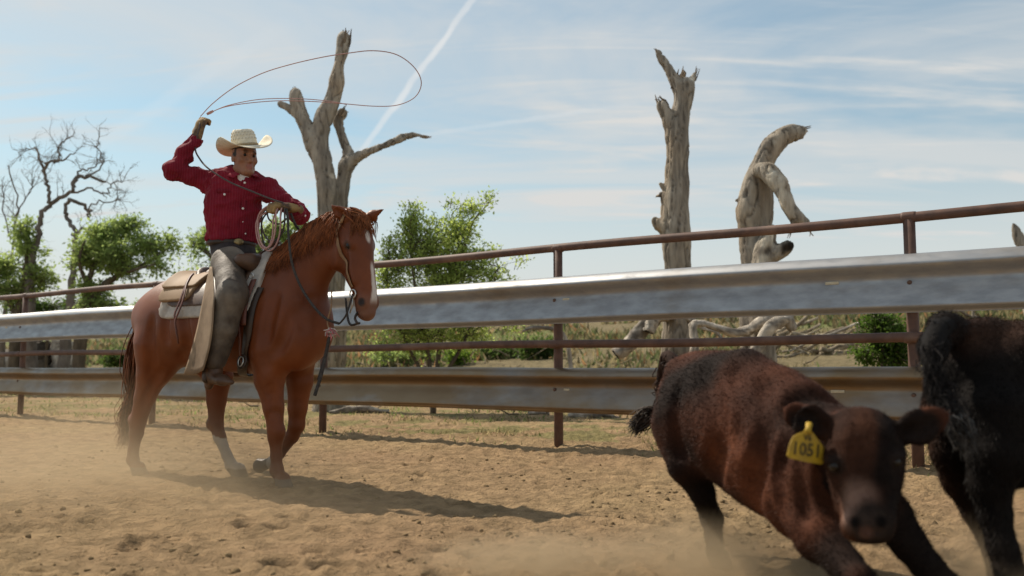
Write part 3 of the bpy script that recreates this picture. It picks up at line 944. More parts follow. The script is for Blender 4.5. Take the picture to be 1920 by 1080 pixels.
# big shrub in the middle, right of the horse
leafy('green_shrub', 'large bright green shrub behind the fence, right of the horse head', 'shrub',
      [[(810, 730, 16, 0), (800, 640, 12, 0), (780, 540, 9, -.2), (770, 440, 6, -.2), (775, 395, 3, -.2)],
       [(815, 730, 18, 0), (830, 620, 13, .1), (850, 520, 9, .1), (880, 430, 6, .2), (925, 365, 3, .2)],
       [(805, 730, 14, 0), (770, 660, 10, 0), (740, 580, 8, -.2), (725, 500, 5, -.2), (735, 440, 3, -.2)],
       [(820, 730, 14, 0), (870, 640, 10, 0), (910, 560, 7, 0), (935, 500, 4, 0)],
       [(812, 730, 12, 0), (838, 560, 8, .3), (850, 460, 5, .3), (850, 395, 3, .3)]],
      [(800, 470, 62, 70, 0, 1.2), (770, 420, 26, 48, 0, 1.1), (850, 440, 56, 52, .2, 1.1), (880, 395, 36, 30, 0, .9), (922, 372, 18, 16, 0, .9), (738, 500, 38, 58, -.2, 1.1), (830, 540, 95, 60, 0, 1.2), (910, 500, 44, 48, .2, .9), (935, 545, 40, 40, 0, .6),
       (740, 590, 50, 58, -.2, 1.0), (722, 540, 30, 50, -.2, .8), (760, 450, 34, 50, -.1, .8), (850, 490, 80, 60, .1, 1.0), (800, 630, 90, 52, 0, .9), (880, 620, 70, 50, 0, .8), (710, 650, 30, 36, 0, .6), (960, 600, 40, 34, 0, .5), (840, 385, 14, 22, 0, .5), (785, 390, 12, 16, 0, .5), (985, 490, 14, 22, .3, .10)],
      14.0, 0.056, 1250, 17, ((0.32, 0.40, 0.09), (0.60, 0.70, 0.22)), 5, (812, 730), upright=0.8, thick=0.6)
leafy('weed_clump', 'small bright yellow-green weed clump at the shrub foot', 'plant', [[(865, 690, 3, 0), (866, 680, 3, 0)]],
      [(862, 672, 34, 18, 0, 1)], 25.0, 0.10, 70, 13, ((0.10, 0.17, 0.02), (0.22, 0.33, 0.04)), 6, (865, 715), upright=0.6)
leafy('green_bush', 'dense dark green bush by the right fence post', 'bush',
      [[(1660, 720, 10, 0), (1655, 660, 7, 0), (1650, 610, 4, 0)], [(1665, 720, 8, 0), (1685, 640, 5, 0)]],
      [(1655, 630, 52, 42, 0, 1), (1645, 595, 30, 20, 0, .8), (1690, 640, 34, 40, 0, .8), (1620, 660, 26, 24, 0, .7), (1672, 672, 50, 26, 0, .8)],
      12.5, 0.06, 260, 18, ((0.045, 0.085, 0.015), (0.11, 0.18, 0.03)), 7, (1660, 720), upright=0.3)
# trees at left
leafy('leafy_tree', 'spreading green tree with low limbs behind the left rails', 'tree',
      [[(150, 620, 22, 0), (165, 570, 16, 0), (200, 530, 12, 0), (260, 500, 9, .4), (310, 470, 5, .4)],
       [(160, 610, 16, 0), (190, 540, 12, 0), (215, 520, 9, 0), (250, 505, 6, -.3), (290, 495, 4, -.3)],
       [(160, 560, 12, 0), (180, 490, 9, 0), (200, 440, 6, .3), (215, 415, 4, .3)], [(165, 560, 9, 0), (150, 500, 7, -.3), (160, 450, 4, -.3)]],
      [(195, 440, 40, 32, 0, 1), (245, 430, 40, 24, .3, .9), (275, 460, 36, 26, .3, .9), (215, 480, 50, 34, -.2, 1), (160, 480, 36, 40, 0, .8), (320, 450, 26, 20, .5, .5), (325, 470, 18, 16, .5, .3), (300, 500, 34, 16, 0, .5), (170, 540, 40, 24, 0, .6), (250, 510, 30, 22, 0, .4), (190, 575, 60, 22, 0, .6)],
      22.0, 0.10, 700, 16, G_MID, 8, (150, 640), upright=0.3)
leafy('leafy_tree', 'green tree at the far left edge behind the bare branches', 'tree',
      [[(30, 620, 22, 0), (40, 560, 16, 0), (50, 490, 10, 0), (48, 440, 6, 0)], [(30, 600, 12, 0), (0, 540, 8, 0), (-20, 500, 5, 0)]],
      [(45, 430, 30, 26, 0, 1), (50, 465, 30, 26, 0, .8), (10, 500, 40, 30, 0, 1), (80, 520, 34, 30, 0, .9), (30, 545, 60, 28, 0, 1), (-30, 540, 40, 40, 0, .6), (75, 470, 16, 14, 0, .5)],
      24.0, 0.10, 420, 16, G_MID, 9, (30, 650), upright=0.2)
leafy('leafy_tree', 'green tree showing behind the rider between his arm and the horse neck', 'tree',
      [[(470, 650, 26, 0), (470, 560, 20, 0), (480, 480, 14, 0), (500, 430, 8, 0), (520, 410, 5, 0)], [(470, 560, 16, 0), (420, 500, 12, 0), (380, 470, 7, 0), (355, 450, 4, 0)], [(475, 540, 14, 0), (530, 470, 8, 0), (570, 440, 5, 0)]],
      [(520, 440, 40, 34, 0, 1), (560, 420, 26, 24, 0, .7), (380, 445, 24, 26, 0, .8), (365, 470, 20, 20, 0, .4), (440, 440, 50, 40, .3, 1), (510, 490, 60, 36, 0, 1), (420, 520, 60, 40, 0, .8), (350, 520, 20, 16, 0, .25)],
      23.0, 0.10, 540, 16, G_MID, 10, (470, 660), upright=0.3)
for i, (px, py, rx, ry, Y) in enumerate(((300, 580, 60, 12, 27), (90, 575, 90, 18, 26), (560, 664, 40, 22, 26), (1010, 656, 40, 26, 25), (760, 668, 70, 22, 26), (930, 666, 46, 22, 26), (330, 672, 50, 16, 27), (230, 672, 40, 18, 29))):
    leafy('low_bush', ['low green bush behind the horse rump', 'long low bush line behind the left rails', 'low bush behind the horse chest', 'thin bush behind the middle post', 'scrubby growth at the front of the big shrub, near the horse',
                       'scrubby growth at the front of the big shrub, near the middle post', 'low scrub behind the horse belly', 'low scrub left of the horse below the guardrail'][i], 'bush',
          [[(px, py + ry, 5, 0), (px, py, 3, 0)]], [(px + dx * rx, py + (i * 7 + k) % 3 - 1, rx * 0.45, ry, 0, 1) for k, dx in enumerate((-.6, 0, .6))], Y, 0.10, 130, 13, (G_MID, G_DARK)[i % 2], 30 + i, (px, py + ry + 10), upright=0.3)


# bare, twisted tree at left
def bare_tree(name, label, limbs, Y, seed, base_px, twig_from, n_twigs, tw_len, mat):
    rng = np.random.default_rng(seed)
    b = at(base_px[0], base_px[1], Y); b[2] = ground_at(b[0], b[1])
    t = thing(name, b, label, 'tree')
    mb = MB(); tips = []
    for st in limbs:
        P, R = px_path(st, Y); R = R * 0.72
        if st[0][1] >= 600: P = np.vstack([A([P[0][0], P[0][1], ground_at(P[0][0], P[0][1]) - .1]), P]); R = np.append(R[0] * 1.2, R)
        P = P + rng.normal(size=P.shape) * A([0.02, 0.35, 0.02]) * np.linspace(0, 1, len(P))[:, None]
        D = catmull(np.hstack([P, R[:, None]]), 5); D[:, :3] += rng.normal(size=(len(D), 3)) * 0.025
        tube(D[:, :3], np.maximum(D[:, 3], 0.01), 8, mb); tips.append(D)
    mb.build('trunk', mat, t)
    tw = MB()

    def twig(p, d, L, r, lev):
        n = 4; path = [p]; q = p.copy(); dd = unit(d)
        for i in range(n):
            dd = unit(dd + rng.normal(size=3) * 0.28 + A([0, 0, 0.03])); q = q + dd * L / n; path.append(q)
        tube(path, np.linspace(r, r * 0.35, n + 1), 3, tw, cap=False)
        if lev > 0:
            for _ in range(rng.integers(2, 5)):
                i = rng.integers(1, n + 1); twig(path[i], unit(dd + rng.normal(size=3) * 0.75), L * rng.uniform(0.4, 0.75), r * 0.5, lev - 1)
    for k in twig_from:
        D = tips[k]
        for _ in range(n_twigs):
            i = rng.integers(len(D) // 3, len(D)); T = D[min(i + 1, len(D) - 1), :3] - D[i - 1, :3]
            twig(D[i, :3], unit(unit(T) + rng.normal(size=3) * 0.7), tw_len * rng.uniform(0.5, 1.2), 0.013, 2)
    tw.build('twigs', mat, t)
    return t


bare_tree('bare_tree', 'twisted bare tree with grey crooked limbs at left', [
    [(58, 640, 34), (56, 540, 28), (60, 500, 22), (63, 479, 17), (69, 442, 15), (76, 405, 13), (91, 379, 12), (119, 366, 10), (137, 359, 9), (143, 342, 11), (159, 331, 9), (193, 335, 6)],
    [(91, 379, 9), (89, 350, 9), (81, 331, 8), (87, 316, 8), (102, 307, 7), (126, 305, 5), (148, 294, 3)],
    [(102, 307, 6), (106, 290, 5), (98, 268, 4), (107, 250, 3)], [(83, 325, 7), (80, 305, 7), (69, 287, 6), (48, 272, 4), (22, 279, 2)],
    [(122, 640, 30), (128, 576, 24), (137, 501, 15), (141, 464, 13), (139, 439, 12), (122, 416, 11), (113, 398, 10), (119, 379, 9), (137, 376, 10), (148, 387, 8), (163, 398, 7), (166, 410, 5)],
    [(139, 440, 10), (155, 430, 7), (170, 418, 4)], [(143, 342, 7), (150, 322, 5), (168, 318, 4), (190, 305, 3), (215, 310, 2)], [(137, 359, 6), (165, 352, 5), (195, 362, 4), (225, 350, 3), (245, 342, 2)], [(163, 398, 4), (180, 380, 4), (205, 372, 3), (230, 362, 2)], [(159, 331, 5), (185, 310, 4), (188, 285, 3), (184, 262, 2)]],
    24.0, 3, (80, 640), [0, 1, 2, 3, 5, 6, 7, 8, 9], 8, 0.5, BAREBARK)
bare_tree('bare_sapling', 'thin pale bare sapling at the far left edge', [[(10, 620, 14), (20, 500, 7), (24, 430, 6), (30, 380, 4), (36, 320, 3)], [(20, 450, 4), (4, 380, 3), (-5, 340, 2)], [(26, 410, 4), (48, 360, 3), (60, 340, 2)]],
          27.0, 4, (10, 640), [0, 1, 2], 7, 0.9, BAREBARK)


# ------------------------------------------------------------------ grass and weeds along the fence and field
def make_grass():
    rng = np.random.default_rng(14)
    n = 90000
    Y = 5.0 * (40.0 / 5.0) ** rng.random(n); X = rng.uniform(-1, 1, n) * (Y * 0.62 + 0.5)
    s = beyond(X, Y); dens = fbm(X * 1.4, Y * 1.4, 111, 3)
    near = sm(0.0, 0.25, s) * (1 - sm(2.2, 5, s)) * sm(0.50, 0.66, dens) * 0.9 + 0.85 * np.exp(-((s - 0.15) / 0.22) ** 2) * sm(0.42, 0.6, dens)
    far = sm(3.5, 6, s) * sm(0.46, 0.66, fbm(X * 0.5, Y * 0.5, 131, 3)) * 0.8
    keep = rng.random(n) < np.clip(near + far * 0.8, 0, 1)
    X, Y, s = X[keep], Y[keep], s[keep]; n = len(X)
    z = ground_low(X, Y) + np.where(Y < 22, clods(X, Y), 0)
    H = np.where(s < 4, rng.uniform(0.02, 0.08, n), rng.uniform(0.05, 0.17, n)); W = 0.004 + 0.0007 * Y
    d = rng.normal(size=(n, 2)) * 0.45; a = rng.uniform(0, 6.28, n)
    B = np.stack([X, Y, z - 0.01], 1); S = np.stack([np.cos(a), np.sin(a), 0 * a], 1) * W[:, None]
    V = np.empty((n, 3, 3)); V[:, 0] = B - S; V[:, 1] = B + S; V[:, 2] = B + np.stack([d[:, 0], d[:, 1], np.ones(n)], 1) * H[:, None]
    t = rng.random((n, 1)); dry = (fbm(X * 0.9, Y * 0.9, 141, 3)[:, None] > 0.52 + 0.1 * (t - 0.5)) | (rng.random((n, 1)) < 0.55)
    C = np.where(dry, A([0.30, 0.24, 0.13]), A([0.15, 0.20, 0.06])) * (0.7 + 0.6 * t)
    o = mesh_obj('grass', V.reshape(-1, 3), np.arange(3 * n).reshape(-1, 3), LEAF, base=(0, 10, 0), col=np.repeat(C, 3, 0), smooth=False)
    tag(o, 'thin patches of green and dry grass along and beyond the fence', 'grass', kind='stuff')
    # rusty red and straw brush on the far rise
    n = 110000
    Y = 14 * (62 / 14) ** rng.random(n); X = rng.uniform(-.7, .75, n) * Y; s = beyond(X, Y)
    k = fbm(X * 0.22, Y * 0.35, 151, 3); keep = (s > 6.5) & (k > rng.uniform(0.42, 0.66, n)); X, Y, k = X[keep], Y[keep], k[keep]; n = len(X)
    z = ground_low(X, Y); H = rng.uniform(0.08, 0.42, n) * np.clip(Y / 30, .45, 1.2); a = rng.uniform(0, 6.28, n)
    B = np.stack([X, Y, z - 0.02], 1); S = np.stack([np.cos(a), np.sin(a), 0 * a], 1) * (0.0022 * Y)[:, None]; d = rng.normal(size=(n, 2)) * 0.5
    V = np.empty((n, 3, 3)); V[:, 0] = B - S; V[:, 1] = B + S; V[:, 2] = B + np.stack([d[:, 0], d[:, 1], np.ones(n)], 1) * H[:, None]
    q = rng.random((n, 1)); C = np.where(q < 0.14, A([0.27, 0.15, 0.075]), np.where(q < 0.62, A([0.23, 0.185, 0.105]), A([0.12, 0.14, 0.06])))
    o = mesh_obj('scrub', V.reshape(-1, 3), np.arange(3 * n).reshape(-1, 3), LEAF, base=(0, 40, 0), col=np.repeat(C, 3, 0), smooth=False)
    tag(o, 'low rusty and straw-coloured scrub on the far rise', 'scrub', kind='stuff')


make_grass()


def make_brush():
    """Dry twigs and rough brush lying in clumps on the soil behind the fence."""
    rng = np.random.default_rng(44); mb = MB()
    for _ in range(1500):
        Y = 9.5 * (30 / 9.5) ** rng.random(); X = rng.uniform(-1, 1) * Y * 0.62; s = beyond(X, Y)
        k = fbm(A([X * .7]), A([Y * .7]), 171, 3)[0]
        if s < 3.2 or s > 16 or k < rng.uniform(.44, .62): continue
        z = ground_at(X, Y); L = rng.uniform(.15, .7); a = rng.uniform(0, 6.28); e = rng.uniform(-.05, .7) ** 1
        p = A([X, Y, z + rng.uniform(0, .12)]); d = A([math.cos(a), math.sin(a), e]) * L
        r = rng.uniform(.004, .016) * (Y / 13)
        tube([p, p + d * .5 + rng.normal(size=3) * .04, p + d + rng.normal(size=3) * .05], [r, r * .8, r * .4], 4, mb, cap=False, c=tuple(A([.30, .25, .18]) * rng.uniform(.35, 1.5)))
    o = mb.build('dry_brush', DEADWOOD, base=(0, 12, 0)); tag(o, 'dry grey twigs and rough brush scattered on the soil behind the fence', 'brush', kind='stuff')


make_brush()

# ------------------------------------------------------------------ horse
H_ANG = math.radians(29)
HF = A([math.cos(H_ANG), -math.sin(H_ANG)]); HR = A([-math.sin(H_ANG), -math.cos(H_ANG)])      # forward, right
H_C = A([-2.515, 6.51])
HF3, HR3, UP = A([*HF, 0]), A([*HR, 0]), A([0, 0, 1.])


def HP(px, py, lat=0.0):
    """Point of the horse (and its tack) seen at a pixel, lat metres to the right of its middle plane."""
    return on_plane(px, py, H_C + HR * lat, HR)


def paint(P, C, spots):
    for c, r, col, soft in spots:
        d = np.linalg.norm(P - A(c), axis=1)[:, None]
        w = 1 - sm(r * (1 - soft), r * (1 + soft), d); C = C * (1 - w) + A(col) * w
    return C


COAT = material('chestnut_coat', (1.08, 1.05, 1.0), (0.80, 0.78, 0.76), scale=5, detail=6, rough=0.48, spec=0.26, attr=True, bump=0.22, bscale=110, lo=0.35, hi=0.68, bdist=0.006)
HAIR = material('chestnut_hair', (1.15, 1.1, 1.05), (0.70, 0.66, 0.62), scale=25, rough=0.55, spec=0.15, attr=True)
EYE = material('eye', (0.010, 0.007, 0.005), rough=0.28, spec=0.35)

# head frame: hangs down from the poll, turned towards the camera
HD_YAW = math.radians(37)
HS = 1.03                                                # head size
HDF = A([math.cos(HD_YAW), -math.sin(HD_YAW), 0]); HDR = A([-math.sin(HD_YAW), -math.cos(HD_YAW), 0])
POLL = HP(664, 412, 0.0)
H_AX = unit(HDF * 0.235 - UP * 0.97)                     # along the face, downward
H_NR = unit(HDF * 0.97 + UP * 0.235)                     # out of the forehead


def HH(a, n, r): return POLL + (H_AX * a + H_NR * n + HDR * r) * HS


def make_horse():
    foot_c = HP(400, 890, 0)
    t = thing('horse', (foot_c[0], foot_c[1], 0), 'chestnut horse with white blaze stepping right under the rider', 'horse')
    s = SDF((-3.15, 5.05, -0.03), (-0.62, 6.95, 2.02), 0.0105, pad=0.05)
    # barrel: centre pixel, half height (m), half width (m)
    secs = [((294, 606), .145, .13), ((309, 604), .210, .20), ((334, 602), .258, .255), ((372, 606), .280, .285), ((425, 610), .300, .305), ((475, 611), .308, .300), ((515, 610), .300, .265), ((545, 612), .262, .225), ((558, 618), .195, .175)]
    D = catmull([[*HP(*p), a, b] for p, a, b in secs], 4)
    for i in range(len(D) - 1):
        s.seg(D[i, :3], D[i + 1, :3], D[i, 3], D[i + 1, 3], 0.03, HR3, D[i, 4] / D[i, 3], D[i + 1, 4] / D[i + 1, 3])
    # withers, croup
    s.seg(HP(518, 508), HP(455, 530), .070, .07, .14, HR3, .8, .8)
    s.seg(HP(345, 548), HP(290, 585), .10, .085, .12, HR3, 1.2, 1.2)
    for sd in (1, -1):
        # haunch
        s.ell(HP(320, 622, .12 * sd), (.225, .125, .26), A([HF3, HR3, UP]), .09)
        s.ell(HP(298, 662, .12 * sd), (.125, .105, .21), A([unit(HF3 + UP * .35), HR3, unit(UP - HF3 * .35)]), .08)
        # shoulder and breast
        s.ell(HP(530, 628, .135 * sd), (.13, .085, .25), A([unit(HF3 - UP * .45), HR3, unit(UP + HF3 * .45)]), .10)
        s.ell(HP(560, 652, .09 * sd), (.10, .10, .14), A([HF3, HR3, UP]), .08)
    # neck
    N0, N1, N2, N3 = HP(534, 548), HP(571, 507), HP(604, 468), HP(634, 438)
    s.seg(HP(540, 592), N0, .255, .235, .10, HR3, .74, .60)
    s.seg(N0, N1, .235, .190, .06, HR3, .60, .56); s.seg(N1, N2, .190, .150, .05, HR3, .56, .58); s.seg(N2, N3, .150, .120, .05, HR3, .58, .66)
    s.seg(HP(560, 560), HP(564, 630), .13, .14, .12, HR3, 1.0, 1.1)
    # head
    hs = [(0.00, -.02, .085, .085), (0.09, -.045, .118, .098), (0.18, -.055, .135, .100), (0.27, -.045, .115, .090), (0.36, -.022, .088, .072), (0.45, -.012, .070, .061), (0.53, -.012, .064, .060), (0.585, -.016, .055, .052)]
    for i in range(len(hs) - 1):
        a, b = hs[i], hs[i + 1]
        s.seg(HH(a[0], a[1], 0), HH(b[0], b[1], 0), a[2] * HS, b[2] * HS, .05 if i == 0 else .02, HDR, a[3] / a[2], b[3] / b[2])
    s.ell(HH(.12, .035, 0), A([.13, .075, .05]) * HS, A([H_AX, HDR, H_NR]), .04)                # forehead
    s.seg(HH(.22, .045, 0), HH(.50, .036, 0), .040, .028, .04, HDR, 1.0, 1.1)           # nasal bone
    for sd in (1, -1):
        s.ell(HH(.185, -.105, .052 * sd), A([.125, .042, .105]) * HS, A([H_AX, HDR, H_NR]), .035)   # jowl
        s.ell(HH(.165, .022, .082 * sd), A([.042, .024, .032]) * HS, A([H_AX, HDR, H_NR]), .025)    # brow
        s.ell(HH(.185, .010, .112 * sd), A([.020, .014, .016]) * HS, A([H_AX, HDR, H_NR]), .012, cut=True)
        s.seg(HH(.25, .0, .078 * sd), HH(.40, -.005, .064 * sd), .018, .013, .03)             # facial crest
        s.ell(HH(.525, .012, .050 * sd), A([.045, .022, .034]) * HS, A([H_AX, HDR, H_NR]), .02)    # nostril wing
        s.ell(HH(.535, .020, .073 * sd), A([.026, .012, .015]) * HS, A([unit(H_AX - .4 * H_NR), HDR, unit(H_NR + .4 * H_AX)]), .008, cut=True)
    s.ell(HH(.575, -.050, 0), A([.038, .042, .030]) * HS, A([H_AX, HDR, H_NR]), .02)               # chin
    s.seg(HH(.565, -.040, .07), HH(.565, -.040, -.07), .006, .006, .006, cut=True)          # mouth
    for sd, tip in ((1, at(621, 385, POLL[1] - .13)), (-1, at(718, 393, POLL[1] - .02))):
        b = HH(.005, .012, .070 * sd); m = b + (tip - b) * .5
        out = unit(HDR * sd * .8 + HDF * .6)
        s.seg(b, m, .036, .036, .02); s.seg(m, tip, .036, .007, .01)
        s.seg(b + out * .030 + (tip - b) * .18, m + out * .030, .019, .021, .008, cut=True); s.seg(m + out * .030, b + (tip - b) * .86 + out * .015, .021, .005, .008, cut=True)
    # legs: pixel joints with radii in metres
    def leg(pts, lat, k=.06, flat=None):
        P = [HP(p[0], p[1], p[3] if len(p) > 3 else lat) for p in pts]; R = [p[2] for p in pts]
        D = np.hstack([A(P), A(R)[:, None]])
        for i in range(len(D) - 1): s.seg(D[i, :3], D[i + 1, :3], D[i, 3], D[i + 1, 3], k if i == 0 else .022)
        return P
    LEGS = {}
    LEGS['rh'] = leg([(298, 650, .165, .12), (287, 700, .108, .13), (272, 745, .070, .135), (259, 790, .053, .135), (256, 812, .045, .135), (250, 845, .034, .135), (249, 862, .041, .135), (255, 878, .032, .135)], .13)
    s.ell(HP(252, 787, .135), (.045, .035, .05), k=.03)                                     # point of hock
    LEGS['lh'] = leg([(380, 650, .165, -.12), (409, 705, .098, -.13), (406, 750, .066, -.13), (405, 795, .048, -.13), (412, 820, .041, -.13), (426, 855, .033, -.13), (434, 873, .040, -.13), (442, 887, .032, -.13)], -.13)
    s.ell(HP(397, 795, -.13), (.04, .035, .045), k=.03)
    LEGS['rf'] = leg([(508, 660, .130, .15), (505, 712, .092, .15), (513, 765, .063, .15), (517, 806, .050, .15), (517, 820, .046, .15), (518, 855, .033, .15), (519, 882, .041, .15), (526, 900, .031, .15)], .15)
    s.ell(HP(518, 810, .15) + HF3 * .015, (.045, .045, .05), k=.02)
    LEGS['lf'] = leg([(560, 660, .115, -.15), (562, 715, .085, -.15), (558, 765, .062, -.15), (556, 798, .052, -.15), (548, 818, .043, -.15), (524, 852, .032, -.15), (512, 866, .038, -.15), (500, 870, .032, -.15)], -.15)
    # hooves
    HOOF = []
    for key, (cx, cy), lat, d in (('rh', (262, 892), .135, None), ('lh', (450, 897), -.13, None), ('rf', (533, 915), .15, None), ('lf', (488, 873), -.15, 1)):
        c = HP(cx, cy, lat)
        top = LEGS[key][-1]
        if d is None:
            g = 0.0; c[2] = 0.0
            s.seg(top, A([top[0], top[1], .06]) * .4 + A([*c[:2], .05]) * .6, .030, .046, .02)
            s.seg(A([*(top[:2] * .45 + c[:2] * .55), .055]), A([*c[:2], .012]), .045, .055, .015)
        else:
            s.seg(top, c, .034, .050, .015)
        HOOF.append(c)
    # grooves between the muscles, pressed lightly into the finished form
    for sd in (1, -1):
        for pts, rr in (([(500, 545), (497, 590), (492, 640), (494, 690)], .030), ([(548, 560), (536, 600), (520, 640), (506, 668)], .028), ([(283, 600), (276, 640), (274, 690), (270, 735)], .024), ([(346, 590), (350, 630), (338, 668), (318, 700)], .030),
                        ([(318, 560), (310, 600), (306, 640)], .018), ([(600, 470), (588, 520), (582, 570), (586, 610)], .026), ([(505, 730), (512, 770), (515, 795)], .010), ([(290, 715), (276, 760), (264, 790)], .011), ([(404, 570), (396, 620), (400, 660)], .016)):
            Q = s.snap(A([HP(x, y, .3 * sd) for x, y in pts]), 0.0, 14); Q = s.snap(catmull(Q, 3), rr * .62)
            for i in range(len(Q) - 1): s.seg(Q[i], Q[i + 1], rr, rr, .045, cut=True)
    s.V[:, :, :] = np.maximum(s.V, (0.001 - (s.lo[2] + np.arange(s.n[2]) * s.h))[None, None, :].astype(np.float32))
    P, F = s.mesh(); P = relax(P, F, 2)
    # coat colours
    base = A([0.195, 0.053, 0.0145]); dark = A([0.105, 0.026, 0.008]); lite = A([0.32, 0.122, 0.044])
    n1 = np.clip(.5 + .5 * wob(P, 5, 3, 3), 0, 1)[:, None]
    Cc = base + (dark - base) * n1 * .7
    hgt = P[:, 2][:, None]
    Cc = Cc + (lite - Cc) * .5 * sm(1.05, 1.5, hgt) * sm(-.1, -.7, ((P[:, :2] - H_C) @ HF - 0.9)[:, None])  # paler top of the rump: sunlight painted into the coat
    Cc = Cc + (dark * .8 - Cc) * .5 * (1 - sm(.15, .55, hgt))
    # blaze, star, snip
    q = (P - POLL) / HS; a_, n_, r_ = q @ H_AX, q @ H_NR, q @ HDR
    wn_ = wob(P, 40, 5, 2) * .007
    blaze = sm(.30, .34, a_ + wn_ * 2) * (1 - sm(.52, .57, a_)) * sm(.0, .015, n_) * (1 - sm(.011 + .014 * sm(.4, .52, a_), .020 + .014 * sm(.4, .52, a_), np.abs(r_ + .004) + wn_))
    star = (1 - sm(.6, 1.1, np.sqrt(((a_ - .135) / .048) ** 2 + ((r_ - .0) / .020) ** 2) + wn_ * 20)) * sm(.0, .02, n_)
    wht = np.clip(blaze + star, 0, 1)[:, None]
    Cc = Cc * (1 - wht) + A([0.62, 0.55, 0.50]) * wht
    muz = (sm(.46, .57, a_) * (np.abs(n_) < .2) * (np.abs(r_) < .12))[:, None]
    Cc = Cc * (1 - muz * .6 * (1 - wht)) + A([0.20, 0.115, 0.085]) * muz * .6 * (1 - wht)
    spots = [(HH(.535, .018, .066), .026, (.02, .012, .01), .35), (HH(.535, .018, -.066), .026, (.02, .012, .01), .35)]
    for sd in (1, -1): spots.append((HH(.18, .006, .100 * sd), .030, (.07, .028, .014), .4))
    Cc = paint(P, Cc, spots)
    # socks and hooves
    lh = np.linalg.norm(P[:, :2] - HOOF[1][:2], axis=1) < .36
    sock = lh & (P[:, 2] < .27 + .03 * wob(P, 20, 2, 1)) & (P[:, 2] < 1)
    side = ((P[:, :2] - H_C) @ HR) < 0
    Cc[sock & side] = A([0.40, 0.35, 0.29])
    for i, c in enumerate(HOOF):
        d = np.linalg.norm(P - (c + A([0, 0, .02])), axis=1)
        Cc[(d < .10) & (P[:, 2] < (.062 if i < 3 else .2))] = A([0.13, 0.105, 0.08])
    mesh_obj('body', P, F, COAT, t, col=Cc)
    # eyes
    for sd in (1, -1):
        c = HH(.182, .012, .084 * sd)
        th = np.linspace(.05, math.pi - .05, 9)
        tube([c - H_AX * .0235 * math.cos(x) for x in th], [.0235 * math.sin(x) for x in th], 14).build('eye', EYE, t)
    # mane, forelock, tail
    rng = np.random.default_rng(21); mb = MB()
    crest = catmull([HP(646, 410), HP(622, 411), HP(598, 421), HP(574, 439), HP(552, 461), HP(530, 480)], 12)
    for i in range(1350):
        k = rng.random(); p = crest[min(int(k * len(crest)), len(crest) - 1)] + rng.normal(size=3) * .012
        L = rng.uniform(.07, .19) * (1.15 - .35 * abs(k - .5))
        q1 = p + HR3 * rng.uniform(.03, .06) + UP * rng.uniform(.0, .02) + HF3 * rng.normal() * .02
        q2 = q1 + HR3 * rng.uniform(.03, .055) - UP * L * .55 + HF3 * (rng.normal() * .03 - .01)
        q3 = q2 - UP * L * .6 + HF3 * (rng.normal() * .04 - .015) + HR3 * rng.normal() * .01
        pts = s.snap(A([q1, q2, q3]), .014)
        pts[0] = pts[0] * .5 + q1 * .5
        strand(p, pts, .0034, mb, rng, tuple(A([0.18, 0.058, 0.020]) * rng.uniform(.3, 1.8)))
    mb.build('mane', HAIR, t)
    mb = MB()
    for i in range(95):
        p = HH(-.045 + rng.normal() * .01, .02 + rng.normal() * .012, rng.normal() * .035)
        dr = rng.normal() * .05
        q1 = HH(.0, .07, rng.normal() * .04 + dr * .4); q2 = HH(.06, .085, dr + rng.normal() * .03); q3 = HH(rng.uniform(.09, .16), .075, dr * 1.5 + rng.normal() * .03)
        strand(p, s.snap(A([q1, q2, q3]), .012), .0042, mb, rng, tuple(A([0.19, 0.066, 0.024]) * rng.uniform(.6, 1.6)))
    mb.build('forelock', HAIR, t)
    mb = MB()
    for i in range(520):
        o = rng.normal(size=3) * A([.018, .018, .02])
        p = HP(286, 582, 0) + o
        k = rng.random()
        q1 = HP(268, 640, 0) + o * 1.6 - HF3 * .03; q2 = HP(260, 705, .0) + o * 2.2; q3 = HP(246, 770, 0) + rng.normal(size=3) * A([.035, .035, .03])
        q4 = HP(233 + rng.normal() * 5, 790 + 52 * k, 0) + rng.normal(size=3) * A([.03, .035, .02])
        strand(p, [q1, q2, q3, q4], .0042, mb, rng, tuple(A([0.17, 0.062, 0.026]) * rng.uniform(.45, 1.5)))
    mb.build('tail', HAIR, t)
    return t, s


HORSE, HSDF = make_horse()

# ------------------------------------------------------------------ saddle and tack
LEATHER = material('saddle_leather', (0.115, 0.058, 0.030), (0.055, 0.028, 0.016), scale=9, rough=0.5, spec=0.4, bump=0.25, bscale=70, bdist=0.004)
DARKLEATHER = material('dark_leather', (0.050, 0.030, 0.020), (0.026, 0.017, 0.012), scale=9, rough=0.5, spec=0.42, bump=0.4, bscale=30, bdist=0.008)
REDLEATHER = material('latigo_leather', (0.13, 0.040, 0.022), (0.075, 0.022, 0.014), scale=12, rough=0.5, spec=0.4)
TANLEATHER = material('tan_leather', (0.30, 0.185, 0.095), (0.24, 0.145, 0.073), scale=5, rough=0.65, spec=0.25, bump=0.1, bscale=40, bdist=0.003)
FELT = material('pale_felt', (0.50, 0.45, 0.39), (0.36, 0.32, 0.28), scale=14, rough=0.95, spec=0.05, bump=0.5, bscale=60, bdist=0.006)
STEEL = material('tack_steel', (0.62, 0.60, 0.56), (0.45, 0.43, 0.40), scale=20, rough=0.3, metal=0.9)
STRAP = material('headstall_leather', (0.30, 0.175, 0.085), (0.20, 0.115, 0.06), scale=20, rough=0.55)


def along(px, py, lat): return float(np.dot(HP(px, py, lat)[:2] - H_C, HF))


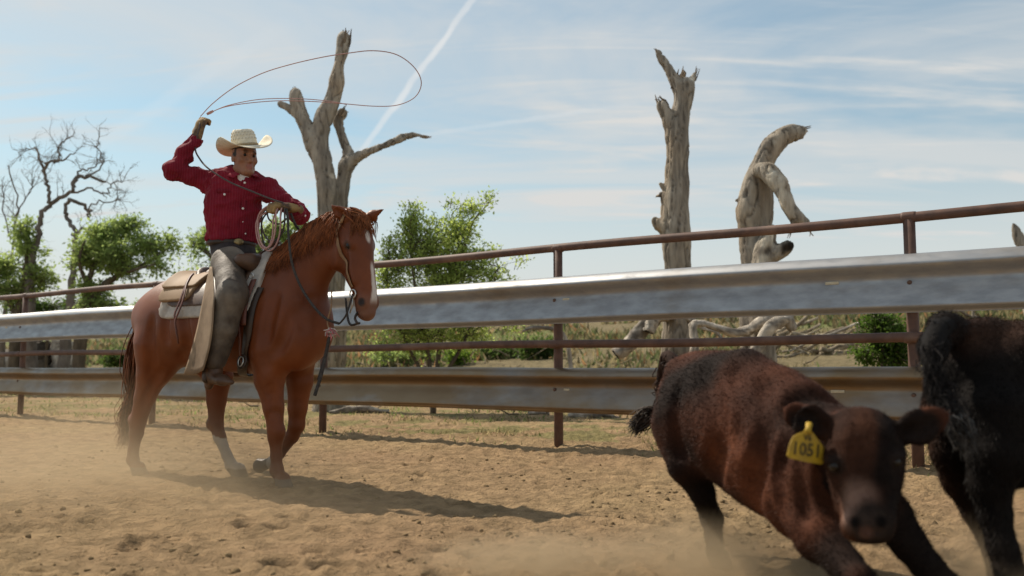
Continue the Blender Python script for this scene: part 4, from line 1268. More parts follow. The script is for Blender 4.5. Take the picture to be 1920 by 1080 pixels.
def shell(name, mat, parent, d0, d1, region, lo_px=None, smooth_it=2, k=0.006):
    """A sheet that lies on the horse like a blanket: the layer d0..d1 above its skin inside a region."""
    g = SDF.__new__(SDF); h = HSDF.h
    i0 = np.maximum(((A([-2.9, 5.3, .8]) - HSDF.lo) / h).astype(int), 0); i1 = np.minimum(((A([-1.0, 6.95, 1.72]) - HSDF.lo) / h).astype(int), HSDF.n)
    w = tuple(slice(a, b) for a, b in zip(i0, i1))
    g.h = h; g.lo = HSDF.lo + i0 * h; g.n = i1 - i0
    V = HSDF.V[w]
    ax = [g.lo[j] + np.arange(g.n[j]) * h for j in range(3)]
    X, Y, Z = np.meshgrid(*ax, indexing='ij')
    al = (X - H_C[0]) * HF[0] + (Y - H_C[1]) * HF[1]; la = (X - H_C[0]) * HR[0] + (Y - H_C[1]) * HR[1]
    R = region(al, la, Z)
    d = np.maximum(np.maximum(V - d1, d0 - V), R).astype(np.float32)
    g.V = d
    P, F = g.mesh(); P = relax(P, F, smooth_it)
    return mesh_obj(name, P, F, mat, parent)


def rrect(a, z, a0, a1, z0, z1, r):
    qa = np.abs(a - (a0 + a1) / 2) - (a1 - a0) / 2 + r; qz = np.abs(z - (z0 + z1) / 2) - (z1 - z0) / 2 + r
    return np.sqrt(np.maximum(qa, 0) ** 2 + np.maximum(qz, 0) ** 2) + np.minimum(np.maximum(qa, qz), 0) - r


def strap_on(pts, w, th, off, mat, name, parent, n=8):
    """Flat strap laid over the horse's skin through rough world points."""
    P = HSDF.snap(catmull(pts, n), off); N = HSDF.grad(P)
    mb = MB(); V, F = [], []
    T = np.gradient(P, axis=0)
    for i in range(len(P)):
        s = unit(np.cross(N[i], T[i])); V += [P[i] - s * w, P[i] + s * w, P[i] + s * w + N[i] * th, P[i] - s * w + N[i] * th]
    for i in range(len(P) - 1):
        for j in range(4): F.append((i * 4 + j, i * 4 + (j + 1) % 4, i * 4 + 4 + (j + 1) % 4, i * 4 + 4 + j))
    F += [(3, 2, 1, 0), tuple(len(V) - 4 + j for j in range(4))]
    return mb.add(V, F).build(name, mat, parent)


def ring(c, ax, r, rr, mat, name, parent, sx=1.0, u=None, seg=20):
    ax = unit(ax); u = unit(np.cross(ax, UP if abs(ax[2]) < .9 else HF3)) if u is None else unit(u); w = np.cross(ax, u)
    th = np.linspace(0, 2 * math.pi, seg + 1)
    return tube([A(c) + r * (np.cos(t) * u * sx + np.sin(t) * w) for t in th], rr, 6, cap=False, side=ax).build(name, mat, parent)


def make_saddle():
    b = HP(430, 520, 0)
    t = thing('saddle', b, 'dark leather western saddle with tan saddlebag and felt pad on the chestnut horse', 'saddle')
    a0, a1 = along(306, 580, .27), along(506, 490, .06)
    zl = HP(330, 598, .29)[2]
    shell('blanket', FELT, t, -.012, .024, lambda a, l, z: rrect(a, z, a0, a1 + .05, zl, 3, .07))
    zs = HP(340, 585, .29)[2]
    shell('skirt', LEATHER, t, .004, .034, lambda a, l, z: rrect(a, z, along(316, 560, .27), a1 - .06, zs + .035, 3, .10))
    shell('saddlebag', TANLEATHER, t, .010, .050, lambda a, l, z: rrect(a, z, along(311, 545, .24), along(372, 530, .24), HP(340, 566, .27)[2], HP(340, 512, .15)[2], .05))
    shell('saddlebag_flap', TANLEATHER, t, .025, .062, lambda a, l, z: rrect(a, z, along(309, 545, .24), along(374, 530, .24), HP(340, 540, .25)[2], HP(340, 506, .13)[2], .03))
    # tree: seat, cantle, fork with rolls, horn
    s = SDF(HP(330, 560, .45).clip(-9, 9) * 0 + A([-2.75, 5.35, 1.15]), A([-1.25, 6.75, 1.85]), .012)
    s.seg(HP(415, 520, 0), HP(470, 514, 0), .070, .080, .05, HR3, 2.0, 2.0)
    for k in np.linspace(-1, 1, 9):
        p = HP(392, 508, 0) + HR3 * k * .13 - UP * .055 * k * k - HF3 * .02 * (1 - k * k) + HF3 * .05 * k * k
        if k > -1: s.seg(last, p, .024, .024, .02)
        last = p
    P, F = s.mesh(); mesh_obj('seat', relax(P, F, 2), F, LEATHER, t)
    s = SDF(A([-2.2, 5.35, 1.15]), A([-1.2, 6.45, 1.85]), .010)
    s.seg(HP(498, 495, 0), HP(470, 492, .16), .068, .058, .03); s.seg(HP(470, 492, .16), HP(452, 489, .21), .058, .046, .02)
    s.seg(HP(498, 495, 0), HP(520, 492, -.16), .068, .058, .03)
    P, F = s.mesh(); mesh_obj('fork', relax(P, F, 2), F, LEATHER, t)
    h0 = HP(506, 484, 0)
    tube([h0, h0 + UP * .05 + HF3 * .02, h0 + UP * .085 + HF3 * .035, h0 + UP * .092 + HF3 * .037, h0 + UP * .112 + HF3 * .042, h0 + UP * .118 + HF3 * .043], [.034, .026, .024, .046, .044, .01], 14).build('horn', LEATHER, t)
    # cinch, latigo, tie strings, fender and stirrups
    ca = along(462, 640, .3)
    pts = [HP(478, 530, .26), HP(468, 560, .30), HP(458, 620, .32), HP(452, 680, .25), HP(455, 705, .08), HP(470, 708, -.08)]
    strap_on(pts, .030, .006, .012, DARKLEATHER, 'cinch', t)
    strap_on([HP(472, 520, .25), HP(461, 560, .30), HP(455, 610, .33)], .020, .006, .045, REDLEATHER, 'latigo', t)
    strap_on([HP(452, 540, .27), HP(449, 580, .30), HP(446, 640, .32), HP(441, 690, .28)], .009, .005, .030, REDLEATHER, 'tie_string', t)
    for x0, x1, y1 in ((352, 343, 622), (358, 351, 640)):
        strap_on([HP(362, 512, .14), HP(356, 540, .24), HP(x0, 575, .29), HP(x1, y1, .31)], .007, .005, .064 if x0 == 352 else .065, REDLEATHER, 'tie_string', t)
    strap_on([HP(456, 530, .27), HP(455, 550, .29)], .012, .006, .046, FELT, 'cinch_pad', t, n=4)
    ring(HSDF.snap(HP(468, 514, .24), .052)[0], HR3, .016, .004, STEEL, 'dee_ring', t)
    c = HSDF.snap(HP(454, 678, .27), .04)[0]
    ring(c, HR3 + .2 * UP, .042, .009, DARKLEATHER, 'cinch_keeper', t, sx=.8)
    ring(c + HR3 * .012, HR3 + .2 * UP, .030, .004, STEEL, 'cinch_ring', t, sx=.7)
    for sd in (1, -1):
        L = .365 * sd
        D = catmull([HP(438, 520, .25 * sd), HP(436, 560, .33 * sd), HP(420, 620, L), HP(405, 672, L)], 5)
        mb = MB(); tube(D, np.linspace(.075, .022, len(D)), 10, mb, flat=.12, side=HR3); mb.build('fender', DARKLEATHER, t)
        ring(HP(407, 661, L + .05 * sd), HR3, .017, .005, STEEL, 'buckle', t)
        c = HP(398, 700, L + .02 * sd)
        st = MB(); sw = HF3
        w = .065
        path = [c + UP * .085 + HR3 * 0, c + UP * .06 + HR3 * w * .8, c - UP * .03 + HR3 * w, c - UP * .055 + HR3 * w * .7, c - UP * .058, c - UP * .055 - HR3 * w * .7, c - UP * .03 - HR3 * w, c + UP * .06 - HR3 * w * .8, c + UP * .085]
        tube(catmull(path, 4), .020, 8, st, flat=.35, cap=False, side=None); st.build('stirrup', DARKLEATHER, t)
    return t


SADDLE = make_saddle()


def make_bridle():
    t = thing('bridle', HH(.5, 0, .09), 'worn leather bridle and rope reins on the horse head', 'bridle')
    strap_on([HH(-.035, -.03, .05), HH(.01, -.05, .088), HH(.08, -.055, .11), HH(.2, -.05, .115), HH(.32, -.04, .09), HH(.43, -.03, .075)], .010, .005, .006, STRAP, 'cheek_strap', t)
    strap_on([HH(-.035, -.03, -.05), HH(.01, -.05, -.088), HH(.08, -.055, -.11), HH(.2, -.05, -.115), HH(.32, -.04, -.09), HH(.43, -.03, -.075)], .010, .005, .006, STRAP, 'cheek_strap', t)
    strap_on([HH(.075, -.055, .11), HH(.03, -.01, .10), HH(-.01, .03, .085)], .009, .005, .007, STRAP, 'ear_piece', t)
    for sd in (1, -1):
        c = HSDF.snap(HH(.47, -.035, .075 * sd), .012)[0]
        ring(c, HDR, .026, .005, STEEL, 'bit_ring', t)
        tube([c, c - H_NR * .02 + H_AX * .07, c - H_NR * .05 + H_AX * .11], [.006, .005, .004], 6).build('bit_shank', STEEL, t)
    ROPED = material('mecate_rope', (0.065, 0.055, 0.048), (0.03, 0.026, 0.024), scale=60, rough=0.8)
    def rope(pts, r, name, mat=ROPED): return tube(catmull(pts, 8), r, 7).build(name, mat, t)
    bit = HSDF.snap(HH(.47, -.035, .075), .012)[0]; bit2 = HSDF.snap(HH(.47, -.035, -.075), .012)[0]
    Yb = bit[1]
    rope([bit, at(650, 588, Yb - .02), at(640, 603, Yb), at(634, 608, Yb)], .006, 'slobber_strap', DARKLEATHER)
    rope([bit2, at(668, 590, Yb), at(668, 603, Yb - .05), at(674, 607, Yb - .05)], .008, 'slobber_strap', DARKLEATHER)
    rope([at(636, 607, Yb), at(612, 598, Yb), at(586, 572, Yb + .05), at(562, 533, Yb + .1), at(547, 490, Yb + .12), at(541, 440, Yb + .15), at(540, 412, Yb + .2), at(537, 392, 5.82)], .0085, 'rein')
    rope([at(674, 606, Yb - .05), at(655, 606, Yb + .1), at(648, 560, Yb + .25)], .0075, 'rein')
    rope([at(560, 430, Yb + .35), at(553, 420, Yb + .30), at(545, 400, 5.85)], .0085, 'rein')
    rope([at(622, 545, Yb + .1), at(621, 575, Yb + .0), at(614, 605, Yb - .0), at(622, 628, Yb - .02)], .005, 'neck_cord', STRAP)
    rope([at(618, 628, Yb + .1), at(612, 660, Yb + .1), at(603, 700, Yb + .08), at(590, 742, Yb + .06)], .011, 'lead_rope')
    rope([at(616, 640, Yb + .1), at(606, 680, Yb + .1), at(597, 712, Yb + .1)], .009, 'lead_rope')
    c = at(621, 622, Yb - .03); rng = np.random.default_rng(3); mb = MB()
    for i in range(70):
        e = c + rng.normal(size=3) * A([.017, .017, .012]) - UP * rng.uniform(.0, .035)
        tube([c + UP * .02, (c + e) / 2 + rng.normal(size=3) * .008, e], [.004, .004, .002], 4, mb, cap=False, c=((.55, .20, .22) if i % 2 else (.55, .48, .45)))
    mb.build('tassel', HAIR, t)
    return t


make_bridle()

# ------------------------------------------------------------------ rider
T_YAW = math.radians(60)
TF, TR = A([math.cos(T_YAW), -math.sin(T_YAW), 0]), A([-math.sin(T_YAW), -math.cos(T_YAW), 0])
F_YAW = math.radians(52)
FF, FR = A([math.cos(F_YAW), -math.sin(F_YAW), 0]), A([-math.sin(F_YAW), -math.cos(F_YAW), 0])
FU = unit(UP * 1 + FF * .10); FF = unit(FF - UP * .10)          # chin slightly down
RY = 6.14
SKIN = material('skin', (1.05, 1.02, 1.0), (0.86, 0.84, 0.82), scale=14, rough=0.5, spec=0.35, attr=True)


def shirt_material():
    m = material('red_shirt', (1.08, 1.05, 1.05), (0.75, 0.72, 0.72), scale=5, rough=0.85, spec=0.12, attr=True, bump=0.35, bscale=18, sheen=0.1, bdist=0.012)
    n, l = m.node_tree.nodes, m.node_tree.links
    b = n['Principled BSDF']; src = b.inputs['Base Color'].links[0].from_socket
    tc = n.new('ShaderNodeTexCoord'); mp = n.new('ShaderNodeMapping'); mp.inputs['Rotation'].default_value = (0, 0, T_YAW - math.pi / 2 + math.pi)
    w = n.new('ShaderNodeTexWave'); w.wave_type = 'BANDS'; w.bands_direction = 'X'; w.inputs['Scale'].default_value = 19.0; w.inputs['Distortion'].default_value = 2.5; w.inputs['Detail'].default_value = 1
    l.new(tc.outputs['Object'], mp.inputs[0]); l.new(mp.outputs[0], w.inputs['Vector'])
    mr = n.new('ShaderNodeMapRange'); mr.inputs[1].default_value = .80; mr.inputs[2].default_value = .97; mr.inputs[4].default_value = .16
    l.new(w.outputs['Fac'], mr.inputs[0])
    mx = n.new('ShaderNodeMixRGB'); mx.inputs[2].default_value = (.36, .10, .12, 1)
    l.new(mr.outputs[0], mx.inputs[0]); l.new(src, mx.inputs[1]); l.new(mx.outputs[0], b.inputs['Base Color'])
    return m


def hand(s, wrist, palm_dir, back_dir, curl, size=1.0, fist_r=.02, thumb=1.0, extra=0.0):
    """Gloved hand closed round something: palm, four fingers of unequal length with two bends, thumb at the side of the palm."""
    d = unit(palm_dir); n = unit(A(back_dir) - np.dot(back_dir, d) * d); sd = np.cross(d, n) * thumb
    z = size
    s.seg(wrist - d * .03 * z, wrist + d * .03 * z, (.036 + extra) * z, .032 * z, .015, n, .8, .75)
    s.seg(wrist + d * .02 * z, wrist + d * .085 * z, .040 * z, .043 * z, .015, n, .55, .5)
    for i, L in enumerate((.92, 1.0, .95, .8)):
        k = wrist + d * .092 * z + sd * (.030 - .020 * i) * z
        a = k + (d * .040 - n * .012) * L * z
        b = a + (d * .004 - n * .034) * L * z if curl > .5 else a + (d * .03 - n * .02) * L * z
        c = b + (-d * .026 - n * .006) * L * z if curl > .5 else b + (d * .008 - n * .028) * L * z
        s.seg(k, a, .0115 * z, .0108 * z, .006); s.seg(a, b, .0108 * z, .0100 * z, .004); s.seg(b, c, .0100 * z, .0085 * z, .004)
    t0 = wrist + d * .035 * z + sd * .032 * z; t1 = t0 + (d * .035 + sd * .016 - n * .014) * z; t2 = t1 + (d * .026 - sd * .018 - n * .022) * z
    s.seg(t0, t1, .016 * z, .0125 * z, .01); s.seg(t1, t2, .0125 * z, .0095 * z, .004)


def make_rider():
    pel = HP(440, 482, 0)
    t = thing('person', pel, 'rider in red striped shirt, straw cowboy hat and leather chaps swinging a rope', 'person')
    waist = at(434, 455, pel[1] - .0); chest = at(437, 388, RY); upper = at(447, 350, RY); neck0 = at(455, 332, RY - .02)
    hc = at(459, 296, RY - .05)
    Sr, Sl = at(394, 341, RY - .0), at(502, 354, RY + .02)
    Er, Wr, Kr = at(326, 319, RY - .10), at(367, 262, RY - .05), at(374, 240, RY - .05)
    El, Wl, Kl = at(561, 401, RY - .06), at(551, 391, RY - .24), at(534, 386, RY - .30)
    hipR, kneR, ankR = HP(428, 484, .10), HP(437, 556, .375), HP(401, 690, .40)
    hipL, kneL, ankL = HP(448, 484, -.10), HP(470, 548, -.375), HP(424, 680, -.40)

    def torso(s, g):
        s.seg(pel, waist, .135 + g, .138 + g, .04, TF, .76, .66); s.seg(waist, chest, .138 + g, .168 + g, .04, TF, .66, .60); s.seg(chest, upper, .168 + g, .145 + g, .04, TF, .60, .62)
        s.seg(upper, neck0 - UP * .035, .120 + g, .064 + g, .05, TF, .7, .9)
        for S in (Sr, Sl): s.seg(upper + (S - upper) * .5, S, .085 + g, .066 + g, .05)

    def arms(s, g):
        s.seg(Sr, (Sr + Er) / 2, .062 + g, .054 + g, .03); s.seg((Sr + Er) / 2, Er, .054 + g, .050 + g, .02); s.seg(Er, (Er + Wr) / 2, .050 + g, .046 + g, .02); s.seg((Er + Wr) / 2, Wr, .046 + g, .036 + g, .02)
        s.seg(Sl, (Sl + El) / 2, .062 + g, .054 + g, .03); s.seg((Sl + El) / 2, El, .054 + g, .050 + g, .02); s.seg(El, Wl, .048 + g, .036 + g, .02)

    def legs(s, g):
        for h, k, a in ((hipR, kneR, ankR), (hipL, kneL, ankL)):
            s.seg(h, k, .092 + g, .066 + g, .05); s.seg(k, k * .6 + a * .4, .066 + g, .060 + g, .03); s.seg(k * .6 + a * .4, a, .060 + g, .045 + g, .02)
    # body: head, neck, trunk, limbs
    lo, hi = A([-2.75, 5.35, .78]), A([-1.30, 6.75, 2.62])
    s = SDF(lo, hi, .0075)
    torso(s, -.012); arms(s, -.014); legs(s, -.014)
    s.seg(neck0 - UP * .03, hc - FU * .07 - FF * .015, .060, .055, .03)
    h = lambda f, r, u: hc + FF * f + FR * r + FU * u
    AX = A([FF, FR, FU])
    s.ell(h(-.012, 0, .028), (.098, .077, .098), AX, .02); s.ell(h(.018, 0, -.042), (.072, .062, .078), AX, .03); s.ell(h(.066, 0, -.098), (.026, .030, .022), AX, .025)
    s.seg(h(.0, .055, -.075), h(.055, .022, -.102), .020, .018, .02); s.seg(h(.0, -.055, -.075), h(.055, -.022, -.102), .020, .018, .02)
    s.seg(h(.086, 0, .018), h(.106, 0, -.026), .009, .015, .014); s.ell(h(.094, 0, -.034), (.016, .018, .011), AX, .01)
    s.ell(h(.080, 0, .030), (.016, .054, .013), AX, .015)
    s.seg(h(.087, .020, -.060), h(.087, -.020, -.060), .0075, .0075, .008); s.seg(h(.084, .017, -.073), h(.084, -.017, -.073), .0085, .0085, .008)
    s.seg(h(.098, .022, -.066), h(.098, -.022, -.066), .0035, .0035, .003, cut=True)
    for sd in (1, -1):
        s.ell(h(.094, .031 * sd, .010), (.013, .019, .011), AX, .010, cut=True); s.ell(h(.060, .046 * sd, -.022), (.026, .020, .020), AX, .02)
        s.ell(h(-.008, .079 * sd, -.008), (.024, .010, .034), AX, .008); s.ell(h(-.002, .088 * sd, -.006), (.012, .006, .018), AX, .005, cut=True)
    s.seg(Wr, Kr, .026, .024, .01); s.seg(Wl, Kl, .026, .024, .01)
    for k, a in ((kneR, ankR), (kneL, ankL)): s.seg(a, a + HF3 * .13 - UP * .05, .036, .028, .02)
    P, F = s.mesh(); P = relax(P, F, 1)
    C = np.tile(A([0.31, 0.152, 0.092]), (len(P), 1))
    q = P - hc; f_, r_, u_ = q @ FF, q @ FR, q @ FU
    hair = (u_ > .055) | ((f_ < -.012 - .25 * np.clip(u_, -.1, .1)) & (u_ > -.055) & (np.abs(q).max(1) < .2) & (np.abs(r_) < .074)) | ((np.abs(f_ - .012) < .014) & (u_ > .0) & (np.abs(r_) > .06))
    C[hair & (np.linalg.norm(q, axis=1) < .2)] = A([.045, .028, .018])
    C = paint(P, C, [(h(.09, 0, -.066), .022, (.33, .13, .10), .4)] + [(h(.090, .031 * sd, .034), .016, (.10, .055, .035), .4) for sd in (1, -1)])
    body = mesh_obj('body', P, F, SKIN, t, col=C)
    for sd in (1, -1):
        c = h(.079, .031 * sd, .010); th = np.linspace(.05, math.pi - .05, 7)
        tube([c - FU * .0105 * math.cos(x) for x in th], [.0105 * math.sin(x) for x in th], 10).build('eye', EYE, body)
    # shirt
    SHIRT = shirt_material()
    s = SDF(lo + A([0, 0, .6]), hi, .0075)
    torso(s, .008); arms(s, .007)
    s.seg(waist - UP * .05, waist + UP * .06, .150, .158, .03, TF, .66, .64)                     # blousing over the belt
    s.V[:] = np.maximum(s.V, ((waist[2] + .010) - (s.lo[2] + np.arange(s.n[2]) * s.h))[None, None, :].astype(np.float32))
    s.seg(neck0 + UP * .03 + TF * .012, neck0 + UP * .14, .060, .085, .01, cut=True)
    s.seg(neck0 + TF * .100 - UP * .035, neck0 + TF * .075 + UP * .09, .008, .042, .008, cut=True)
    s.seg(Wr + (Wr - Er) * .02, Wr + (Wr - Er) * .6, .034, .05, .004, cut=True); s.seg(Wl + (Wl - El) * .05, Wl + (Wl - El) * .6, .034, .05, .004, cut=True)
    P, F = s.mesh(); P = relax(P, F, 2); N = vnormals(P, F)
    # folds: fine creases that run down from the shoulders and bunch at the elbows and waist
    dE = np.minimum(np.linalg.norm(P - Er, axis=1), np.linalg.norm(P - El, axis=1)); dW = np.abs(P[:, 2] - waist[2]); dA = np.minimum(np.linalg.norm(P - Sr, axis=1), np.linalg.norm(P - Sl, axis=1))
    w1 = np.exp(-(dE / .11) ** 2) * 1.0 + np.exp(-(dW / .10) ** 2) * .9 + np.exp(-(dA / .13) ** 2) * .7 + .35
    fold = wob(P * A([1, 1, .45]) + A([0, 0, 1]) * wob(P, 8, 2, 1)[:, None] * .03, 34, 12, 2)
    fold2 = wob(P * A([1, 1, .6]) + A([0, 0, .04]) * wob(P, 10, 7, 1)[:, None], 75, 19, 2); fold3 = wob((P @ A([TR, TF, UP]).T) * A([.35, .35, 1.0]) + (P @ A([TR, TF, UP]).T)[:, [2, 0, 1]] * A([.7, 0, .7]), 46, 23, 2)
    P = P + N * ((1 - 2.2 * np.abs(fold)) * .010 * w1 + (.5 - np.abs(fold2)) * .010 * (.35 + w1) + (.5 - np.abs(fold3)) * .011)[:, None]
    Cs = np.tile(A([0.205, 0.013, 0.027]), (len(P), 1))
    sh = mesh_obj('shirt', P, F, SHIRT, t, col=Cs)
    PEARL = material('pearl_snap', (0.75, 0.72, 0.68), rough=0.25, spec=0.5)
    S2 = s
    def on_shirt(px, py, off=.004):
        d = pix_dir(px, py); d = d / d[1]
        for y in np.arange(5.5, 6.5, .004):
            p = d * y + A([0, 0, CAM_Z])
            if S2.val(p)[0] < 0: return p, S2.grad(p)[0]
        return d * 6 + A([0, 0, CAM_Z]), -TF
    for px, py in ((459, 343), (458, 366), (455, 391), (455, 416), (459, 438), (421, 365), (494, 376), (571, 404)):
        p, g = on_shirt(px, py); tube([p, p + g * .009, p + g * .011], [.0085, .0080, .004], 9).build('snap', PEARL, sh)
    # placket and pocket flaps: raised edges on the shirt front
    ptsl = [on_shirt(458 - .0 * y, y)[0] for y in range(338, 452, 8)]
    def ribbon(pts, w, th, name, m, parent, colr):
        P_ = A(pts); N_ = A([on_n for on_n in S2.grad(P_)]); T_ = np.gradient(P_, axis=0); V, Fc = [], []
        for i in range(len(P_)):
            sd = unit(np.cross(N_[i], T_[i])); V += [P_[i] - sd * w - N_[i] * .004, P_[i] - sd * w * .9 + N_[i] * th, P_[i] + sd * w * .9 + N_[i] * th, P_[i] + sd * w - N_[i] * .004]
        for i in range(len(P_) - 1):
            for j in range(3): Fc.append((i * 4 + j, i * 4 + j + 1, i * 4 + 5 + j, i * 4 + 4 + j))
        return MB().add(V, Fc, colr).build(name, m, parent)
    ribbon(ptsl, .017, .007, 'placket', SHIRT, sh, (.185, .012, .025))
    for x0, x1, xm, y in ((408, 436, 421, 358), (481, 507, 494, 369)):
        ribbon([on_shirt(x, y + (3 if x == xm else 0))[0] for x in np.linspace(x0, x1, 7)], .013, .008, 'pocket_flap', SHIRT, sh, (.165, .010, .021))
    # collar: two pointed flaps, and the white undershirt between them
    for sd, tip in ((1, at(437, 333, RY - .17)), (-1, at(481, 331, RY - .14))):
        a = neck0 - TF * .05 + TR * .05 * sd + UP * .055; b = neck0 + TF * .055 + TR * .022 * sd + UP * .012; c = neck0 - TF * .02 + TR * .085 * sd + UP * .0
        a2, b2 = a, b
        V = []; n = 6
        for i in range(n + 1):
            k = i / n; top = (1 - k) ** 2 * a + 2 * k * (1 - k) * (neck0 + TR * .075 * sd + TF * .03 + UP * .05) + k * k * b
            low = (1 - k) * (a + TR * .03 * sd - UP * .035) + k * tip
            low = low * (1 - .0) + TR * .03 * sd * math.sin(k * 3.14)
            V += [top, (top + low) / 2 + (TR * sd + TF) * .008, low, low + (-TF) * .006 - TR * sd * .004, (top + low) / 2, top - (TR * sd) * .006]
        Fc = [(i * 6 + j, i * 6 + (j + 1) % 6, i * 6 + 6 + (j + 1) % 6, i * 6 + 6 + j) for i in range(n) for j in range(6)]
        MB().add(V, Fc + [(5, 4, 3, 2, 1, 0), tuple(n * 6 + j for j in range(6))], (.26, .018, .036)).build('collar', SHIRT, sh)
    u = SDF(neck0 - .16, neck0 + .16, .008); u.seg(neck0 - UP * .05 + TF * .005, neck0 + UP * .026 + TF * .012, .070, .067, .02, TF, .95, 1.0)
    P, F = u.mesh(); mesh_obj('undershirt', P, F, material('white_cotton', (.72, .70, .68), (.6, .58, .56), scale=20, rough=.9), t)
    # gloves
    GLOVE = material('work_glove', (0.36, 0.235, 0.095), (0.22, 0.135, 0.060), scale=11, rough=0.75, spec=0.2, bump=0.4, bscale=60, bdist=0.004, c3=(0.09, 0.055, 0.035), s3=7, lo3=.5, hi3=.62)
    s = SDF(Kr - .17, Kr + .17, .0055); hand(s, Wr + (Kr - Wr) * .2, Kr - Wr, TF * .5 + TR * .9, 1.0, 1.06, thumb=-1, extra=.004)
    P, F = s.mesh(); mesh_obj('glove', relax(P, F, 1), F, GLOVE, t)
    s = SDF(Kl - .19, Kl + .19, .0055); hand(s, Wl + (Kl - Wl) * .15, Kl - Wl + A([-.03, -.01, .0]), UP * .9 - TF * -.3, 1.0, 1.12, thumb=1, extra=.004)
    P, F = s.mesh(); mesh_obj('glove', relax(P, F, 1), F, GLOVE, t)
    # jeans, belt, buckle
    DENIM = material('dark_jeans', (0.045, 0.035, 0.032), (0.025, 0.02, 0.02), scale=20, rough=0.85, bump=.3, bdist=.006)
    s = SDF(lo + A([.1, 0, .0]), A([-1.3, 6.75, 1.72]), .010); s.seg(pel, waist, .150, .146, .04, TF, .80, .70); legs(s, .006)
    s.V[:] = np.maximum(s.V, ((s.lo[2] + np.arange(s.n[2]) * s.h) - (waist[2] + .025))[None, None, :].astype(np.float32))
    P, F = s.mesh(); mesh_obj('jeans', relax(P, F, 2), F, DENIM, t)
    th = np.linspace(0, 2 * math.pi, 41)
    tube([waist - UP * .008 + TR * .150 * np.cos(x) + TF * .102 * np.sin(x) for x in th], .020, 8, cap=False, flat=1.0, side=UP).build('belt', DARKLEATHER, t)
    c = at(455, 453, RY - .02) + TF * .0; c = waist - UP * .008 + TF * .122 + TR * -.02
    tube([c - TF * .004, c + TF * .006, c + TF * .009], [.034, .032, .02], 14, flat=.75, side=UP).build('belt_buckle', material('brass', (.35, .26, .12), (.22, .16, .08), scale=30, rough=.35, metal=.8), t)
    # chaps: dark leather round thigh and shin, wide flap hanging behind the leg
    for sd, (hp, kn, an) in ((1, (hipR, kneR, ankR)), (-1, (hipL, kneL, ankL))):
        s = SDF(np.minimum(np.minimum(hp, kn), an) - .2, np.maximum(np.maximum(hp, kn), an) + .2, .010)
        h2 = hp + (kn - hp) * .12
        s.seg(h2, kn, .112, .088, .03); s.seg(kn, kn * .55 + an * .45, .088, .084, .04); s.seg(kn * .55 + an * .45, an * .9 + kn * .1, .084, .070, .02)
        P, F = s.mesh(); P = relax(P, F, 2); N = vnormals(P, F)
        P = P + N * (wob(P * A([1, 1, .5]), 26, 31, 2) * .009)[:, None]
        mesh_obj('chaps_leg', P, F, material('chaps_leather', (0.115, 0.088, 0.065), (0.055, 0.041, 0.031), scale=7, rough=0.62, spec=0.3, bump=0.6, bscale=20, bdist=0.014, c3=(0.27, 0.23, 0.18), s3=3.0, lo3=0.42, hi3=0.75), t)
        n, m = 16, 10; V = []
        for i in range(n + 1):
            v = i / n
            inn = [(398, 500), (401, 535), (401, 570), (398, 620), (391, 660), (381, 694)]; out = [(394, 500), (387, 530), (381, 560), (371, 610), (358, 660), (345, 701)]
            ci = catmull(A(inn, float), 6); co = catmull(A(out, float), 6); a = ci[int(v * (len(ci) - 1))]; b = co[int(v * (len(co) - 1))]
            for j in range(m + 1):
                k = j / m; x, y = a * (1 - k) + b * k
                lat = (.30 + .20 * sm(0, .45, v)) * (1 - k) + (.26 + .16 * sm(0, .5, v)) * k + .022 * math.sin(k * 4.2 + v * 2) * v
                px_, py_ = (x, y + 5 * v * math.sin(math.pi * k)) if sd > 0 else (x + 30, y)
                V.append(HP(px_, py_, lat * sd))
        V = A(V); Fq = [(i * (m + 1) + j, i * (m + 1) + j + 1, (i + 1) * (m + 1) + j + 1, (i + 1) * (m + 1) + j) for i in range(n) for j in range(m)]
        o = mesh_obj('chaps_flap', V, Fq, material('chaps_suede', (0.30, 0.215, 0.14), (0.17, 0.115, 0.07), scale=5, rough=0.8, spec=0.2, bump=.3, bscale=40, bdist=.004), t)
        md = o.modifiers.new('thick', 'SOLIDIFY'); md.thickness = .006; md.offset = 0
        # boot
        s = SDF(an - .3, an + .3, .009)
        foot = an - UP * .055
        s.seg(an + UP * .06, an - UP * .02, .056, .050, .02); s.seg(an - UP * .02, foot - HF3 * .02, .050, .044, .02); s.seg(foot - UP * .005, foot + HF3 * .10 + HR3 * .02 * sd - UP * .02, .046, .040, .02, UP, .9, .8); s.seg(foot + HF3 * .10 + HR3 * .02 * sd - UP * .02, foot + HF3 * .19 + HR3 * .035 * sd - UP * .032, .040, .020, .02, UP, .8, .8)
        s.seg(foot - HF3 * .035 - UP * .02, foot - HF3 * .04 - UP * .055, .030, .028, .008)
        P, F = s.mesh(); mesh_obj('boot', relax(P, F, 1), F, LEATHER, t)
    return t, hc, Kr, Kl, h, Wr


RIDER, R_HC, R_KR, R_KL, R_h, R_WR = make_rider()


